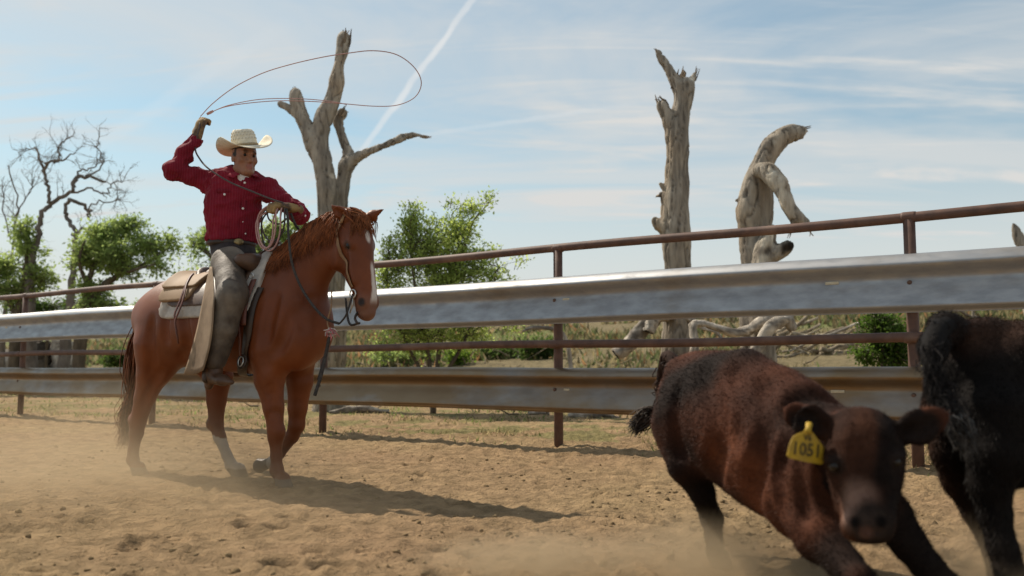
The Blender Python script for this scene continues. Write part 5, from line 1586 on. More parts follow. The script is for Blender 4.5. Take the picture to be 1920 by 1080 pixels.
def make_hat():
    """Straw western hat: crown with creases, brim rolled up at the sides."""
    STRAW = material('straw', (0.72, 0.66, 0.53), (0.60, 0.53, 0.39), scale=55, rough=0.75, spec=0.2, bump=.4, bscale=160, bdist=.002)
    hf = unit(FF * 1 + UP * .04); hr = unit(FR - UP * .20); hr = unit(hr - np.dot(hr, hf) * hf); hu = np.cross(hf, hr); hu = hu if hu[2] > 0 else -hu
    c0 = R_HC + UP * .075 - FF * .006
    nt = 64; V = []; rings = []
    prof = [(1.0, 'b'), (.86, 'b'), (.70, 'b'), (.55, 'b'), (.40, 'b'), (.20, 'b'), (.06, 'b'), (0.0, 'b')] + [(k, 'c') for k in (.05, .15, .3, .45, .6, .72, .82, .9, .96)]
    for val, kind in prof:
        for i in range(nt):
            th = 2 * math.pi * i / nt; cf, sr = math.cos(th), math.sin(th)
            if kind == 'b':
                r_in = math.hypot(.103 * cf, .083 * sr); r = r_in + val * (.112 + .012 * cf * cf)
                z = val ** 1.8 * (.080 * abs(sr) ** 2.2 - .030 * cf * cf) - .004 * val
                r -= val ** 2 * .030 * abs(sr) ** 3
            else:
                k = val; taper = 1 - .13 * k - .24 * k ** 3
                r = math.hypot(.103 * cf, .083 * sr) * taper
                pinch = 1 - .16 * k ** 2 * math.exp(-((th - .62) / .35) ** 2) - .16 * k ** 2 * math.exp(-((th - 2 * math.pi + .62) / .35) ** 2)
                r *= pinch
                z = .122 * (1 - (1 - k) ** 1.5) + .012 * k * -cf * .5
            V.append(c0 + hf * r * cf + hr * r * sr + hu * z)
    n = len(prof)
    F = [(i * nt + j, i * nt + (j + 1) % nt, (i + 1) * nt + (j + 1) % nt, (i + 1) * nt + j) for i in range(n - 1) for j in range(nt)]
    # dented top
    b = len(V)
    for sc, dz in ((.8, .120), (.55, .108), (.25, .100)):
        for i in range(nt):
            th = 2 * math.pi * i / nt; v0 = A(V[(n - 1) * nt + i]); q = v0 - c0; zz = np.dot(q, hu); lat = q - hu * zz
            V.append(c0 + lat * sc + hu * (dz - .006 * math.cos(th)))
    for i in range(3):
        a = (n - 1) * nt if i == 0 else b + (i - 1) * nt
        F += [(a + j, a + (j + 1) % nt, b + i * nt + (j + 1) % nt, b + i * nt + j) for j in range(nt)]
    F.append(tuple(b + 2 * nt + j for j in range(nt)))
    o = mesh_obj('hat', A(V), F, STRAW, RIDER)
    o['label'] = 'cream straw cowboy hat with vented crown and upturned brim'
    md = o.modifiers.new('thick', 'SOLIDIFY'); md.thickness = .004; md.offset = 1
    # band and the woven vents round the crown
    th = np.linspace(0, 2 * math.pi, 49)
    tube([c0 + hf * .1045 * np.cos(x) + hr * .0845 * np.sin(x) + hu * .010 for x in th], .0065, 6, cap=False, flat=1.3, side=hu).build('hat_band', material('hat_band', (.42, .33, .2), (.3, .22, .13), scale=60, rough=.7), o)
    VENT = material('straw_vent', (.58, .53, .42), (.50, .45, .36), scale=70, rough=.8)
    for row in range(3):
        for i in range(22):
            k = .32 + row * .17; x = 2 * math.pi * (i + .5 * row) / 22; taper = 1 - .13 * k - .24 * k ** 3
            pin = 1 - .16 * k ** 2 * math.exp(-((x % 6.2832 - .62) / .35) ** 2) - .16 * k ** 2 * math.exp(-((x % 6.2832 - 2 * math.pi + .62) / .35) ** 2)
            p = c0 + (hf * .1062 * np.cos(x) + hr * .0862 * np.sin(x)) * taper * pin + hu * (.122 * (1 - (1 - k) ** 1.5) - .006 * k * math.cos(x))
            nr = unit(hf * np.cos(x) / .103 + hr * np.sin(x) / .083 + hu * 2.0); tg = unit(np.cross(hu, nr))
            box(p, .0060, .0035, .0012, unit(tg + hu * .8 - nr * np.dot(hu, nr) * .8), nr, bev=.0009).build('vent', VENT, o)


make_hat()


# ------------------------------------------------------------------ lasso
def make_lasso():
    ROPE = material('lasso_rope', (0.50, 0.30, 0.27), (0.38, 0.21, 0.19), scale=120, rough=0.7)
    DROPE = material('lasso_rope_dark', (0.10, 0.075, 0.07), (0.06, 0.045, 0.042), scale=120, rough=0.7)
    b = R_KR
    t = thing('lasso', b, 'thin pinkish lasso rope whirling in a loop above the rider', 'rope')
    Y0 = R_KR[1]
    up = [(376, 218, 0), (400, 193, -.10), (440, 163, -.25), (490, 138, -.42), (540, 122, -.55), (600, 108, -.68), (650, 100, -.72), (700, 95, -.72), (745, 103, -.62), (778, 128, -.42), (790, 156, -.2), (778, 182, .02), (745, 197, .12), (700, 199, .18), (640, 194, .22), (580, 190, .22), (520, 189, .2), (460, 194, .12), (420, 201, .06), (392, 212, 0)]
    tube(catmull([at(x, y, Y0 + d) for x, y, d in up], 6), .0031, 7).build('loop', ROPE, t)
    tube(catmull([at(x, y, Y0 + d) for x, y, d in [(392, 212, 0), (430, 197, .05), (490, 186, .15), (560, 185, .2), (620, 190, .2), (650, 196, .2)]], 6), .0030, 7).build('spoke', ROPE, t)
    tube([at(388, 214, Y0), at(394, 211, Y0), at(400, 208, Y0)], [.009, .011, .008], 8).build('honda', ROPE, t)
    tube(catmull([R_KR + UP * .045 + A([.0, 0, 0]), R_KR + A([.012, -.035, 0]), at(366, 276, Y0 - .03), at(374, 297, Y0 - .10), at(392, 317, Y0 - .2), at(430, 341, Y0 - .25), at(470, 358, Y0 - .27), at(505, 372, Y0 - .3), at(530, 380, Y0 - .32)], 6), .0058, 7).build('running_line', DROPE, t)
    rng = np.random.default_rng(5)
    top = R_KL
    for i, (cx, cy, rx, ry, tl) in enumerate(((500, 417, 17, 48, .0), (505, 420, 21, 50, .12), (496, 425, 16, 42, -.1), (512, 412, 22, 40, .2), (508, 425, 18, 46, .05))):
        th = np.linspace(0, 2 * math.pi, 37)
        pts = []
        for x in th:
            lift = max(0, math.sin(x)) ** 3
            px_ = cx + rx * math.cos(x) + (532 - cx) * lift * .75 + 6 * math.sin(x) * tl; py_ = cy - ry * math.sin(x) * (1 if math.sin(x) < 0 else .8)
            pts.append(at(px_, py_, top[1] - .02 - .05 * math.cos(x) + i * .008))
        tube(pts, .0058, 7, cap=False).build('coil', ROPE if i < 3 else DROPE, t)
    tube(catmull([at(500, 395, top[1] - .03), at(505, 412, top[1]), at(522, 420, top[1]), at(540, 408, top[1])], 6), .0055, 7).build('rope_tail', DROPE, t)


make_lasso()

# ------------------------------------------------------------------ cattle
CALFCOAT = material('calf_coat', (1.15, 1.08, 1.0), (0.62, 0.58, 0.56), scale=9, detail=6, rough=0.8, spec=0.08, attr=True, bump=0.5, bscale=70, lo=0.36, hi=0.66, bdist=0.008)
FUR = material('calf_fur', (1.2, 1.12, 1.05), (0.65, 0.6, 0.58), scale=14, rough=0.6, spec=0.09, attr=True)


def ray_hit(s, px, py, y0, y1):
    """First point of a body seen through a pixel."""
    Y = np.arange(y0, y1, .004); Q = A([at(px, py, y) for y in Y]); v = s.val(Q); k = np.nonzero(v < 0)[0]
    return Q[k[0]] if len(k) else Q[-1]


def fur_child(P, F, C, parent, n, length, width, back, seed, mask=None):
    rng = np.random.default_rng(seed); N = vnormals(P, F)
    fi, w = sample_skin(P, F, n, rng, mask)
    p = (P[F[fi]] * w[..., None]).sum(1); nn = (N[F[fi]] * w[..., None]).sum(1); nn /= np.linalg.norm(nn, axis=1)[:, None] + 1e-9
    c = (C[F[fi]] * w[..., None]).sum(1) * rng.uniform(.78, 1.2, (n, 1)) * (1 + .35 * wob(p, 38, seed, 2)[:, None])
    sw = np.stack([wob(p, 11, seed + 1, 2), wob(p, 11, seed + 2, 2), wob(p, 11, seed + 3, 2)], 1) * .35
    bk = A(back) + A([0, 0, -.25]) + sw
    bk = bk - (bk * nn).sum(1)[:, None] * nn
    V, Fh, Ch = hairs(p, nn * .45, c, length, width, bk, rng)
    o = mesh_obj('coat_hair', V, Fh, FUR, parent, col=Ch, smooth=False); o['kind'] = 'stuff'
    return o


def make_calf():
    cen = at(1430, 900, 3.15)
    t = thing('calf', (cen[0], cen[1], 0), 'dark red-brown calf with yellow ear tag lunging toward the camera', 'calf')
    BF = unit(at(1535, 880, 2.85) - at(1312, 745, 3.6)); BF = unit(A([BF[0], BF[1], 0])); BR = A([BF[1], -BF[0], 0])
    s = SDF(A([.45, 2.05, -.03]), A([1.75, 4.0, 1.02]), .0095)
    secs = [((1296, 745), 3.74, .120, .11), ((1320, 752), 3.65, .182, .172), ((1356, 778), 3.50, .212, .190), ((1402, 805), 3.34, .228, .200), ((1455, 832), 3.17, .228, .195), ((1506, 868), 3.02, .205, .165), ((1540, 895), 2.91, .160, .130)]
    D = catmull([[*at(*p, y), a, b] for p, y, a, b in secs], 4)
    for i in range(len(D) - 1): s.seg(D[i, :3], D[i + 1, :3], D[i, 3], D[i + 1, 3], .03, BR, D[i, 4] / D[i, 3], D[i + 1, 4] / D[i + 1, 3])
    s.seg(at(1300, 688, 3.68), at(1400, 690, 3.34), .045, .045, .07); s.seg(at(1400, 690, 3.34), at(1505, 748, 3.04), .045, .045, .07)                              # back bone
    s.ell(at(1298, 790, 3.60), (.13, .13, .19), k=.06); s.ell(at(1350, 790, 3.68), (.12, .13, .19), k=.06)
    for px in (1268, 1335): s.ell(at(px, 690, 3.66), (.04, .04, .035), k=.05)
    s.ell(at(1492, 905, 2.92), (.095, .10, .165), k=.06); s.ell(at(1585, 890, 3.0), (.10, .11, .17), k=.06)
    # neck and dewlap
    s.seg(at(1530, 845, 3.00), at(1580, 830, 2.84), .150, .105, .05); s.seg(at(1580, 830, 2.84), at(1610, 812, 2.72), .105, .078, .03); s.seg(at(1540, 925, 2.90), at(1575, 880, 2.82), .075, .05, .06)
    # head
    hd = [((1618, 812), 2.625, .062, .085), ((1620, 838), 2.595, .076, .094), ((1622, 870), 2.575, .082, .092), ((1624, 905), 2.55, .074, .078), ((1626, 940), 2.52, .060, .064), ((1627, 968), 2.495, .052, .060), ((1627, 982), 2.485, .044, .054)]
    P0, P1 = at(*hd[0][0], hd[0][1]), at(*hd[-1][0], hd[-1][1])
    hx = unit(P1 - P0); hr = unit(A([-.97, -.24, 0])); hr = unit(hr - np.dot(hr, hx) * hx); hn = np.cross(hx, hr); hn = hn if hn[1] < 0 else -hn
    D = catmull([[*at(*p, y), a, b] for p, y, a, b in hd], 4)
    for i in range(len(D) - 1): s.seg(D[i, :3], D[i + 1, :3], D[i, 3], D[i + 1, 3], .02, hr, D[i, 4] / D[i, 3], D[i + 1, 4] / D[i + 1, 3])
    HC = lambda px, py, off: at(px, py, 2.56 - off)
    s.ell(at(1618, 795, 2.63), (.070, .055, .040), k=.04); s.seg(at(1560, 850, 2.56), at(1575, 950, 2.545), .020, .012, .03); s.seg(at(1682, 846, 2.54), at(1668, 945, 2.525), .020, .012, .03)                                            # poll
    eyes = [at(1567, 872, 2.520), at(1680, 864, 2.500)]
    for e in eyes: s.ell(e + hx * -.016 - hn * .008, (.030, .028, .016), k=.018); s.ell(e + hx * .030, (.018, .016, .012), k=.02, cut=True)
    for q0, q1 in (((1585, 830), (1604, 955)), ((1657, 828), (1651, 955))): s.seg(at(*q0, 2.535), at(*q1, 2.472), .026, .016, .02)
    s.seg(at(1590, 815, 2.565), at(1650, 813, 2.56), .030, .030, .03)
    for px in (1606, 1656):
        s.ell(at(px - 3, 978, 2.440), (.014, .012, .018), k=.006, cut=True)
    s.ell(at(1627, 978, 2.462), (.066, .030, .032), k=.02); s.seg(at(1602, 992, 2.478), at(1650, 992, 2.472), .032, .032, .02)
    s.seg(at(1594, 997, 2.435), at(1660, 997, 2.43), .005, .005, .005, cut=True)
    # ears: broad flat leaves
    def ear(b, m, e, nrm):
        b, m, e = A(b), A(m), A(e); nrm = unit(nrm)
        s.seg(b, m, .030, .046, .02, nrm, .5, .34); s.seg(m, m * .4 + e * .6, .046, .034, .012, nrm, .34, .34); s.seg(m * .4 + e * .6, e, .034, .009, .008, nrm, .34, .5)
        s.seg(b * .6 + m * .4 + nrm * .014, m + nrm * .020, .014, .032, .006, nrm, .6, .45, cut=True); s.seg(m + nrm * .020, m * .4 + e * .6 + nrm * .016, .032, .020, .006, nrm, .45, .45, cut=True)
    ear(at(1560, 806, 2.62), at(1517, 790, 2.62), at(1471, 766, 2.66), A([.15, -.95, -.1]))
    ear(at(1682, 812, 2.59), at(1722, 802, 2.56), at(1775, 776, 2.56), A([-.15, -.95, -.15]))

    def leg(pts, k=.05):
        Q = [at(*p[:3]) for p in pts]; R = [p[3] for p in pts]
        for i in range(len(Q) - 1): s.seg(Q[i], Q[i + 1], R[i], R[i + 1], k if i == 0 else .02)
        return Q
    def hoof(p, top, d):
        p = A([p[0], p[1], 0.0]); d = A([*d, 0])
        s.seg(top, p + UP * .045, .028, .034, .01); s.seg(p + UP * .04, p + UP * .008 + d * .02, .036, .042, .01)
        return p
    hoofs = []
    q = leg([(1280, 800, 3.58, .12), (1292, 870, 3.50, .078), (1318, 925, 3.52, .048), (1335, 972, 3.58, .042), (1338, 1005, 3.54, .030), (1341, 1038, 3.48, .033)])
    hoofs.append(hoof(q[-1] + A([.01, -.02, 0]), q[-1], BF[:2]))
    q = leg([(1365, 810, 3.72, .12), (1420, 890, 3.70, .075), (1470, 950, 3.72, .046), (1500, 985, 3.75, .04), (1512, 1010, 3.70, .028), (1518, 1022, 3.66, .032)])
    hoofs.append(hoof(q[-1] + A([.01, -.03, 0]), q[-1], BF[:2]))
    q = leg([(1500, 935, 2.88, .105), (1535, 1008, 2.76, .068), (1588, 1062, 2.64, .050), (1615, 1090, 2.56, .045), (1655, 1125, 2.54, .031), (1680, 1150, 2.52, .034)])
    hoofs.append(hoof(q[-1] + A([.03, -.01, 0]), q[-1], (.9, -.4)))
    q = leg([(1610, 905, 2.96, .10), (1666, 965, 2.88, .062), (1708, 1020, 2.82, .048), (1742, 1062, 2.79, .043), (1785, 1098, 2.78, .031), (1805, 1118, 2.77, .033)])
    hoofs.append(hoof(q[-1] + A([.03, -.01, 0]), q[-1], (.9, -.4)))
    # hollows and skin folds on the near side: flank, behind the shoulder, neck creases, hip
    for pts, rr, kk in (([(1318, 700), (1338, 760), (1345, 830), (1336, 890)], .034, .06), ([(1425, 720), (1428, 790), (1420, 860), (1418, 930)], .030, .06), ([(1485, 755), (1468, 820), (1462, 890), (1470, 960)], .022, .035),
                        ([(1515, 790), (1500, 850), (1498, 910), (1512, 970)], .018, .03), ([(1376, 700), (1385, 760), (1380, 830)], .022, .05), ([(1270, 730), (1268, 790), (1278, 850)], .020, .04), ([(1545, 860), (1540, 910), (1555, 960)], .016, .025)):
        Q = catmull([ray_hit(s, x, y, 2.76, 4.2) for x, y in pts], 4); Q = s.snap(Q, rr * .55)
        for j in range(len(Q) - 1): s.seg(Q[j], Q[j + 1], rr, rr, kk, cut=True)
    s.V[:, :, :] = np.maximum(s.V, (0.001 - (s.lo[2] + np.arange(s.n[2]) * s.h))[None, None, :].astype(np.float32))
    P, F = s.mesh(); P = relax(P, F, 2); N = vnormals(P, F)
    # skin folds along the neck and flank
    al = P @ BF
    crs = np.sin(al * 42 + 3 * wob(P, 6, 8, 2)) * np.exp(-((al - (at(1540, 850, 2.9) @ BF)) / .16) ** 2)
    headd = np.linalg.norm(P - at(1622, 880, 2.56), axis=1)
    P = P + N * (crs * .006 * sm(.17, .26, headd) + wob(P, 12, 18, 2) * .006 * sm(.17, .26, headd))[:, None]
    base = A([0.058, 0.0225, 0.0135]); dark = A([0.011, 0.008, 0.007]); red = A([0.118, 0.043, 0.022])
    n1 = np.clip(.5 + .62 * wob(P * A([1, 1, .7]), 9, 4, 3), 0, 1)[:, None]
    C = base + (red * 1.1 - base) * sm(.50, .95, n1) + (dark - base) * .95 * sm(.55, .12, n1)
    C = C + (red * 1.2 - C) * .5 * np.exp(-(np.linalg.norm(P - at(1540, 930, 2.75), axis=1) / .20) ** 2)[:, None]  # redder brisket: the glow of light through the skin, painted in
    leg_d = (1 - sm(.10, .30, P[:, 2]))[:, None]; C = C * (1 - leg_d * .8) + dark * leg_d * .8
    for qa, qb in ((at(1530, 1000, 2.76), at(1680, 1150, 2.52)), (at(1650, 945, 2.88), at(1805, 1118, 2.77)), (at(1300, 890, 3.52), at(1341, 1038, 3.48)), (at(1400, 900, 3.7), at(1518, 1022, 3.66))):
        ab = qb - qa; tt = np.clip(((P - qa) @ ab) / (ab @ ab), 0, 1); dl = np.linalg.norm(P - qa - tt[:, None] * ab, axis=1); wl_ = ((1 - sm(.07, .12, dl)) * sm(0, .25, tt) * .85)[:, None]; C = C * (1 - wl_) + dark * 1.3 * wl_
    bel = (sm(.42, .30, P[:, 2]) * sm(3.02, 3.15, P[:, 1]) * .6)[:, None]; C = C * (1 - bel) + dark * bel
    q = P - P0; a_, r_ = q @ hx, q @ hr
    onh = (headd < .23)[:, None]
    mask_dark = ((1 - sm(.016, .046, np.abs(r_ + .014 + .008 * wob(P, 30, 2, 1)))) * sm(-.08, .02, a_) * (1 - sm(.17, .24, a_)))[:, None] * onh
    C = C * (1 - .85 * mask_dark) + dark * .85 * mask_dark
    face_shade = (sm(.0, -.055, r_) * (1 - sm(.2, .3, a_)) * .85)[:, None] * onh; C = C * (1 - face_shade) + dark * face_shade; C = np.where(onh, C * A([.46, .52, .55]), C)  # side of the face away from the sun: shade painted into the coat
    C = paint(P, C, [(at(1610, 935, 2.46), .042, (.22, .14, .11), .75), (at(1594, 970, 2.44), .032, (.24, .155, .125), .6)])  # paler patches paint the sunlit cheek into the colour
    C = paint(P, C, [(at(1638, 985, 2.44), .062, (.020, .015, .013), .30), (at(1668, 950, 2.48), .045, (.014, .010, .009), .5), (eyes[0] + hx * .0, .028, (.02, .014, .012), .4), (eyes[1], .028, (.02, .014, .012), .4)])
    C = paint(P, C, [(at(1634, 985, 2.43), .040, (.050, .036, .030), .5), (at(1603, 979, 2.432), .017, (.005, .004, .004), .4), (at(1654, 978, 2.426), .017, (.005, .004, .004), .4)])
    C = paint(P, C, [(at(1625, 1000, 2.43), .018, (.13, .075, .06), .4)])
    for c in (at(1515, 792, 2.60), at(1500, 785, 2.60), at(1722, 806, 2.545), at(1740, 797, 2.545)): C = paint(P, C, [(c, .042, (.014, .010, .009), .35)])
    for hp in hoofs: C[(np.linalg.norm(P - hp, axis=1) < .085) & (P[:, 2] < .055)] = A([.035, .03, .026])
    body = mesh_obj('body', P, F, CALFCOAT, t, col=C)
    fmask = (P[:, 2] > .06).astype(float) * (1.0 + 1.2 * sm(.23, .3, headd))
    fur_child(P, F, C, t, 75000, .015, .0010, -BF * .9, 6, fmask)
    for e in eyes:
        c = A(e) - hn * .006; th = np.linspace(.05, math.pi - .05, 9)
        tube([c - hx * .017 * math.cos(x) for x in th], [.017 * math.sin(x) for x in th], 14).build('eye', EYE, t)
    # tail: up behind the rump, tuft flung out to the left
    path = catmull([at(1272, 690, 3.78), at(1252, 668, 3.86), at(1243, 690, 3.92), at(1238, 730, 3.95), at(1236, 765, 3.95), at(1222, 785, 3.93)], 6)
    tube(path, np.linspace(.030, .014, len(path)), 8).build('tail', CALFCOAT, t)
    tl = t.children[-1]
    # colour for the tail mesh
    ca = tl.data.color_attributes.new('Col', 'FLOAT_COLOR', 'POINT'); ca.data.foreach_set('color', np.tile(A([.035, .02, .015, 1], np.float32), len(tl.data.vertices)))
    rng = np.random.default_rng(9); mb = MB()
    for i in range(260):
        k = rng.random(); p = path[-1 - int(k * 6)] + rng.normal(size=3) * .008
        e = at(1180 + rng.uniform(0, 22), 800 + rng.normal() * 8, 3.92) + rng.normal(size=3) * .012
        strand(p, [p * .5 + e * .5 + rng.normal(size=3) * .012 + UP * .012, e], .0045, mb, rng, tuple(A([.05, .04, .033]) * rng.uniform(.4, 1.6)))
    for i in range(160):
        k = rng.random(); p = path[int(k * (len(path) - 8))] + rng.normal(size=3) * .012
        strand(p, [p + rng.normal(size=3) * .012 - UP * .015, p + rng.normal(size=3) * .015 - UP * .035], .0035, mb, rng, tuple(A([.04, .025, .02]) * rng.uniform(.4, 1.6)))
    mb.build('tail_tuft', FUR, t)['kind'] = 'stuff'
    # forehead and poll hair
    # ear tag
    TAGM = material('yellow_tag', (0.52, 0.335, 0.022), (0.42, 0.26, 0.02), scale=18, rough=0.55, spec=0.3, c3=(.27, .175, .045), s3=11, lo3=.50, hi3=.72)
    tl_, tr_, br_, bl_ = (1486, 817), (1531, 812), (1546, 868), (1476, 857)
    yq = 2.555
    out = [(1500, 812), (1512, 809), (1524, 811), (1534, 824), (1547, 842), (1546, 866), (1541, 871), (1510, 866), (1480, 859), (1476, 854), (1481, 832), (1488, 818)]
    fr = A([at(x, y, yq + (x - 1510) * .0006) for x, y in out]); bk = fr + A([0, .005, 0])
    n = len(out); V = list(fr) + list(bk)
    F_ = [tuple(range(n))[::-1], tuple(range(n, 2 * n))] + [(j, (j + 1) % n, n + (j + 1) % n, n + j) for j in range(n)]
    tg = MB().add(V, F_).build('ear_tag', TAGM, t, smooth=False); tg['label'] = 'yellow ear tag with black handwritten digits'
    BLK = material('tag_ink', (0.05, 0.038, 0.02), (0.14, 0.095, 0.02), scale=60, rough=0.6)
    def txt(body_, px0, py0, px1, py1, size, thick):
        cu = bpy.data.curves.new('t', 'FONT'); cu.body = body_; cu.size = size; cu.offset = thick; cu.resolution_u = 2; cu.extrude = .0004; cu.align_x = 'CENTER'; cu.align_y = 'CENTER'
        ob = bpy.data.objects.new('t', cu); me = bpy.data.meshes.new_from_object(ob); bpy.data.objects.remove(ob)
        v = np.empty(len(me.vertices) * 3); me.vertices.foreach_get('co', v); v = v.reshape(-1, 3); fs = [tuple(p.vertices) for p in me.polygons]
        a, b = at(px0, py0, yq + (px0 - 1510) * .0006), at(px1, py1, yq + (px1 - 1510) * .0006); ux = unit(b - a); uz = unit(np.cross(np.cross(ux, UP), ux)); c = (a + b) / 2 - A([0, .0016, 0])
        W = c + v[:, :1] * ux + v[:, 1:2] * uz - v[:, 2:3] * A([0, 1, 0])
        mesh_obj('digits', W, fs, BLK, tg, smooth=False)
    txt('1051', 1484, 840, 1540, 848, .050, .0012)
    txt('V6', 1502, 820, 1526, 822, .024, .0006)
    tube([at(1514, 812, yq + .003), at(1516, 803, yq + .01), at(1517, 795, yq + .02)], [.012, .008, .010], 8).build('tag_stud', TAGM, tg)
    return t


make_calf()


def make_cow():
    cen = at(1860, 800, 3.0)
    t = thing('black_calf', (cen[0] + .4, cen[1] + .1, 0), 'black shaggy steer seen from behind, cut off by the right edge', 'steer')
    g = math.radians(14); CF, CR = A([math.cos(g), math.sin(g), 0]), A([math.sin(g), -math.cos(g), 0])
    R0 = at(1834, 705, 3.02)                                     # middle of the rump
    s = SDF(A([1.15, 2.45, -.03]), A([3.15, 3.75, 1.12]), .0105)
    loc = lambda f, r, z: A([R0[0], R0[1], 0]) + CF * f + CR * r + UP * (z - .018 * min(1, z / .5))
    secs = [(-.03, .70, .140, .10), (.05, .69, .195, .17), (.18, .68, .225, .205), (.40, .64, .255, .235), (.65, .62, .270, .25), (.88, .64, .265, .225), (1.05, .66, .22, .17), (1.15, .68, .16, .13)]
    D = catmull([[*loc(f, 0, z), a, b] for f, z, a, b in secs], 4)
    for i in range(len(D) - 1): s.seg(D[i, :3], D[i + 1, :3], D[i, 3], D[i + 1, 3], .03, CR, D[i, 4] / D[i, 3], D[i + 1, 4] / D[i + 1, 3])
    for sd in (1, -1):
        s.ell(loc(.04, .095 * sd, .60), (.125, .09, .21), A([CF, CR, UP]), .06); s.ell(loc(-.06, .06 * sd, .80), (.04, .035, .04), k=.05); s.ell(loc(.12, .15 * sd, .84), (.06, .04, .05), k=.06)
        s.ell(loc(.92, .13 * sd, .60), (.13, .09, .22), A([CF, CR, UP]), .06)
    s.seg(loc(1.1, 0, .72), loc(1.35, .0, .86), .16, .11, .06, CR, .8, .8)
    s.seg(loc(1.35, 0, .88), loc(1.45, 0, .86), .10, .085, .04); s.seg(loc(1.45, 0, .86), loc(1.62, 0, .72), .085, .055, .03)
    for sd in (1, -1): s.seg(loc(1.38, .09 * sd, .93), loc(1.34, .22 * sd, .93), .02, .03, .02, UP, 1.4, 1.6)
    def leg(Q, R, k=.05):
        for i in range(len(Q) - 1): s.seg(Q[i], Q[i + 1], R[i], R[i + 1], k if i == 0 else .02)
    # near hind (measured in the photo), far hind, fronts
    q = [at(1872, 790, 2.86), at(1872, 850, 2.82), at(1856, 905, 2.84), at(1864, 960, 2.84), at(1880, 1030, 2.80), at(1892, 1075, 2.78)]
    leg(q, [.125, .088, .062, .048, .043, .046]); h1 = A([*(q[-1] + CF * .03)[:2], 0])
    s.seg(q[-1], h1 + UP * .05, .042, .05, .01); s.seg(h1 + UP * .05, h1 + UP * .01 + CF * .02, .052, .058, .01)
    q = [at(1795, 780, 3.12), at(1792, 845, 3.10), at(1800, 900, 3.12), at(1832, 960, 3.10), at(1860, 1010, 3.06), at(1872, 1040, 3.04)]
    leg(q, [.11, .075, .055, .045, .038, .042]); h2 = A([*(q[-1] + CF * .03)[:2], 0])
    s.seg(q[-1], h2 + UP * .05, .040, .048, .01); s.seg(h2 + UP * .05, h2 + UP * .01 + CF * .02, .05, .055, .01)
    hs = [h1, h2]
    for sd, f in ((1, .12), (-1, -.05)):
        q = [loc(.92, .12 * sd, .50), loc(.95 + f * .4, .12 * sd, .33), loc(.93 + f, .12 * sd, .22), loc(.92 + f, .12 * sd, .09)]
        leg(q, [.09, .058, .048, .036]); hh = A([*q[-1][:2], 0]); hs.append(hh); s.seg(q[-1], hh + UP * .01 + CF * .02, .04, .05, .01)
    tq = [loc(.12, 0, .84), loc(.04, 0, .87), at(1772, 614, 2.93), at(1750, 650, 2.86), at(1750, 690, 2.82)]
    for i in range(4): s.seg(tq[i], tq[i + 1], (.03, .045, .042, .034)[i], (.045, .042, .034, .02)[i], .05)
    s.V[:, :, :] = np.maximum(s.V, (0.001 - (s.lo[2] + np.arange(s.n[2]) * s.h))[None, None, :].astype(np.float32))
    P, F = s.mesh(); P = relax(P, F, 2); N = vnormals(P, F); P = P + N * (wob(P, 10, 5, 3) * .008)[:, None]
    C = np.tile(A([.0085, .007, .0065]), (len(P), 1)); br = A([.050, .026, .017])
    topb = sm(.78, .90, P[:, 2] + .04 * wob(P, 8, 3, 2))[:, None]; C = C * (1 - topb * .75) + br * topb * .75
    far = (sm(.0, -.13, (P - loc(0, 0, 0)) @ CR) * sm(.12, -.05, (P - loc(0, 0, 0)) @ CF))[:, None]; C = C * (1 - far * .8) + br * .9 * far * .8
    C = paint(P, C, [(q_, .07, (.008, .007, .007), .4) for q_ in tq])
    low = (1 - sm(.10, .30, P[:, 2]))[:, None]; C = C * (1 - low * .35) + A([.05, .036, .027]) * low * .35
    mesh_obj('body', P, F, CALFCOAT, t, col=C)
    vis = (P[:, 0] < 2.3).astype(float)
    fur_child(P, F, C, t, 60000, .018, .0011, -CF * .3 + A([0, 0, -.6]), 7, vis)
    # tail held against the rump
    tp = catmull([loc(.10, .0, .84), loc(.03, .0, .875), at(1772, 614, 2.90), at(1748, 648, 2.80), at(1748, 690, 2.76), at(1760, 730, 2.74), at(1782, 765, 2.70), at(1795, 790, 2.68)], 6)
    tube(tp, np.interp(np.linspace(0, 1, len(tp)), [0, .25, .5, 1], [.032, .038, .030, .02]), 9).build('tail', CALFCOAT, t)
    tl = t.children[-1]; ca = tl.data.color_attributes.new('Col', 'FLOAT_COLOR', 'POINT'); ca.data.foreach_set('color', np.tile(A([.010, .009, .009, 1], np.float32), len(tl.data.vertices)))
    rng = np.random.default_rng(19); mb = MB()
    for i in range(700):
        k = rng.random(); p = tp[int(k * (len(tp) - 1))] + rng.normal(size=3) * .014
        d = unit(tp[min(int(k * (len(tp) - 1)) + 1, len(tp) - 1)] - tp[max(int(k * (len(tp) - 1)) - 1, 0)])
        strand(p, [p + d * .03 + rng.normal(size=3) * .012, p + d * .055 + rng.normal(size=3) * .02], .0022, mb, rng, tuple(A([.014, .0125, .0125]) * rng.uniform(.4, 1.6)))
    for i in range(360):
        p = tp[-1 - int(rng.random() * 6)] + rng.normal(size=3) * .012; L = rng.uniform(.3, 1)
        e = at(1812 + rng.normal() * 7, 795 + 52 * L, 2.67) + rng.normal(size=3) * .012
        strand(p, [p * .5 + e * .5 + rng.normal(size=3) * .012, e], .0028, mb, rng, tuple(A([.085, .086, .085]) * rng.uniform(.25, 1.6)))
    mb.build('tail_tuft', FUR, t)['kind'] = 'stuff'
    return t


make_cow()

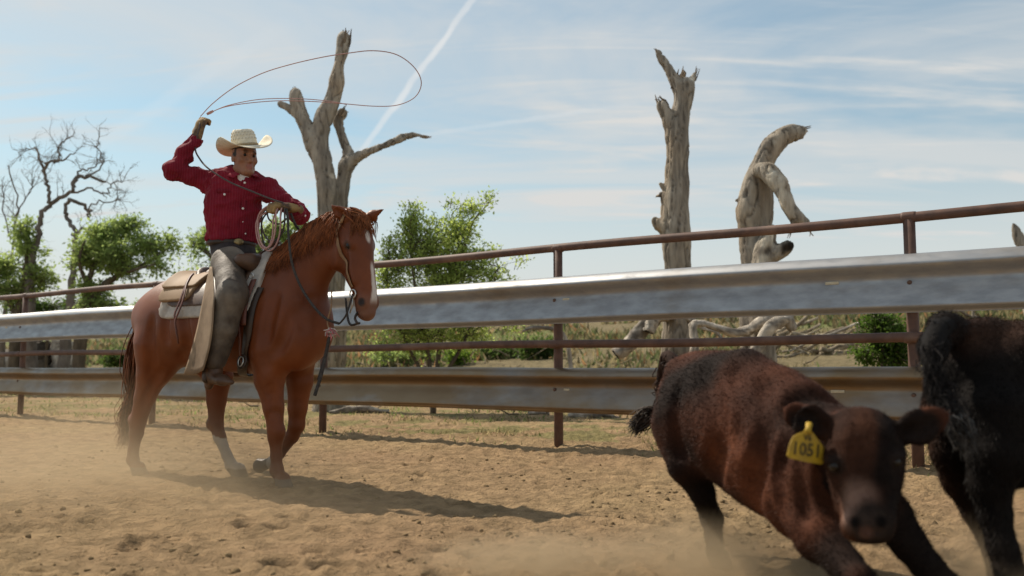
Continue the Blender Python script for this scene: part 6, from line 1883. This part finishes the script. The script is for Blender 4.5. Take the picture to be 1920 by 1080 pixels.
# ------------------------------------------------------------------ dust kicked up by the hooves
def dust_material(name, dens, puffs, floor, scale, seed):
    """Airborne dust: drifting density that thins out upwards; puffs are denser knots at hooves (world centre, radius, gain)."""
    m = bpy.data.materials.new(name); m.use_nodes = True
    n, l = m.node_tree.nodes, m.node_tree.links
    n.clear(); out = n.new('ShaderNodeOutputMaterial'); pv = n.new('ShaderNodeVolumePrincipled')
    pv.inputs['Color'].default_value = (0.66, 0.53, 0.36, 1); pv.inputs['Anisotropy'].default_value = 0.35
    l.new(pv.outputs[0], out.inputs['Volume'])
    geo = n.new('ShaderNodeNewGeometry'); pos = geo.outputs['Position']

    def mth(op, a, b, clamp=False):
        x = n.new('ShaderNodeMath'); x.operation = op; x.use_clamp = clamp
        for i, v in enumerate((a, b)):
            if isinstance(v, (int, float)): x.inputs[i].default_value = v
            else: l.new(v, x.inputs[i])
        return x.outputs[0]
    nz = n.new('ShaderNodeTexNoise'); nz.noise_dimensions = '4D'; nz.inputs['W'].default_value = seed
    nz.inputs['Scale'].default_value = scale; nz.inputs['Detail'].default_value = 3; nz.inputs['Distortion'].default_value = 0.6
    l.new(pos, nz.inputs['Vector'])
    mr = n.new('ShaderNodeMapRange'); mr.inputs[1].default_value = floor; mr.inputs[2].default_value = 0.75; l.new(nz.outputs[0], mr.inputs[0])
    tot = None
    for c, r, g in puffs:
        sb = n.new('ShaderNodeVectorMath'); sb.operation = 'SUBTRACT'; sb.inputs[1].default_value = c; l.new(pos, sb.inputs[0])
        sc_ = n.new('ShaderNodeVectorMath'); sc_.operation = 'DIVIDE'; sc_.inputs[1].default_value = r; l.new(sb.outputs[0], sc_.inputs[0])
        ln = n.new('ShaderNodeVectorMath'); ln.operation = 'LENGTH'; l.new(sc_.outputs[0], ln.inputs[0])
        fall = n.new('ShaderNodeMapRange'); fall.interpolation_type = 'SMOOTHSTEP'; fall.inputs[1].default_value = 1.0; fall.inputs[2].default_value = 0.0; fall.inputs[4].default_value = g
        l.new(ln.outputs['Value'], fall.inputs[0])
        tot = fall.outputs[0] if tot is None else mth('ADD', tot, fall.outputs[0])
    d = mth('MULTIPLY', mth('MULTIPLY', mr.outputs[0], tot), dens)
    l.new(d, pv.inputs['Density'])
    return m


def dust_cloud(label, lo, hi, dens, puffs, floor, scale, seed):
    c = (A(lo) + A(hi)) / 2; hs = (A(hi) - A(lo)) / 2
    m = dust_material('dust', dens, puffs, floor, scale, seed)
    o = box(c, *hs).build('dust_cloud', m, base=(c[0], c[1], lo[2]), smooth=False)
    tag(o, label, 'dust', kind='stuff')


dust_cloud('thin tan dust drifting low round the horse hooves', (-5.6, 3.3, -0.02), (0.1, 8.2, 0.85), 1.0,
           [((-2.6, 5.9, 0.05), (1.5, 1.6, 0.75), 0.8), ((-1.75, 5.6, 0.0), (1.1, 0.9, 0.45), 0.9), ((-2.9, 4.6, 0.0), (2.4, 1.3, 0.6), 0.8), ((-1.1, 4.6, 0.0), (1.0, 0.8, 0.3), 0.6)], 0.22, 2.2, 1.0)
dust_cloud('dense puff of tan dust round the calf hooves', (-0.75, 2.2, -0.02), (3.2, 4.2, 0.5), 1.0,
           [((0.70, 3.35, 0.0), (0.55, 0.5, 0.26), 11.0), ((0.1, 3.4, 0.0), (0.6, 0.45, 0.18), 11.0), ((1.45, 2.75, 0.0), (0.5, 0.45, 0.20), 7.0), ((1.62, 3.0, 0.02), (0.42, 0.4, 0.30), 10.0), ((1.05, 3.0, 0.0), (0.5, 0.4, 0.16), 3.0)], 0.25, 4.5, 5.0)
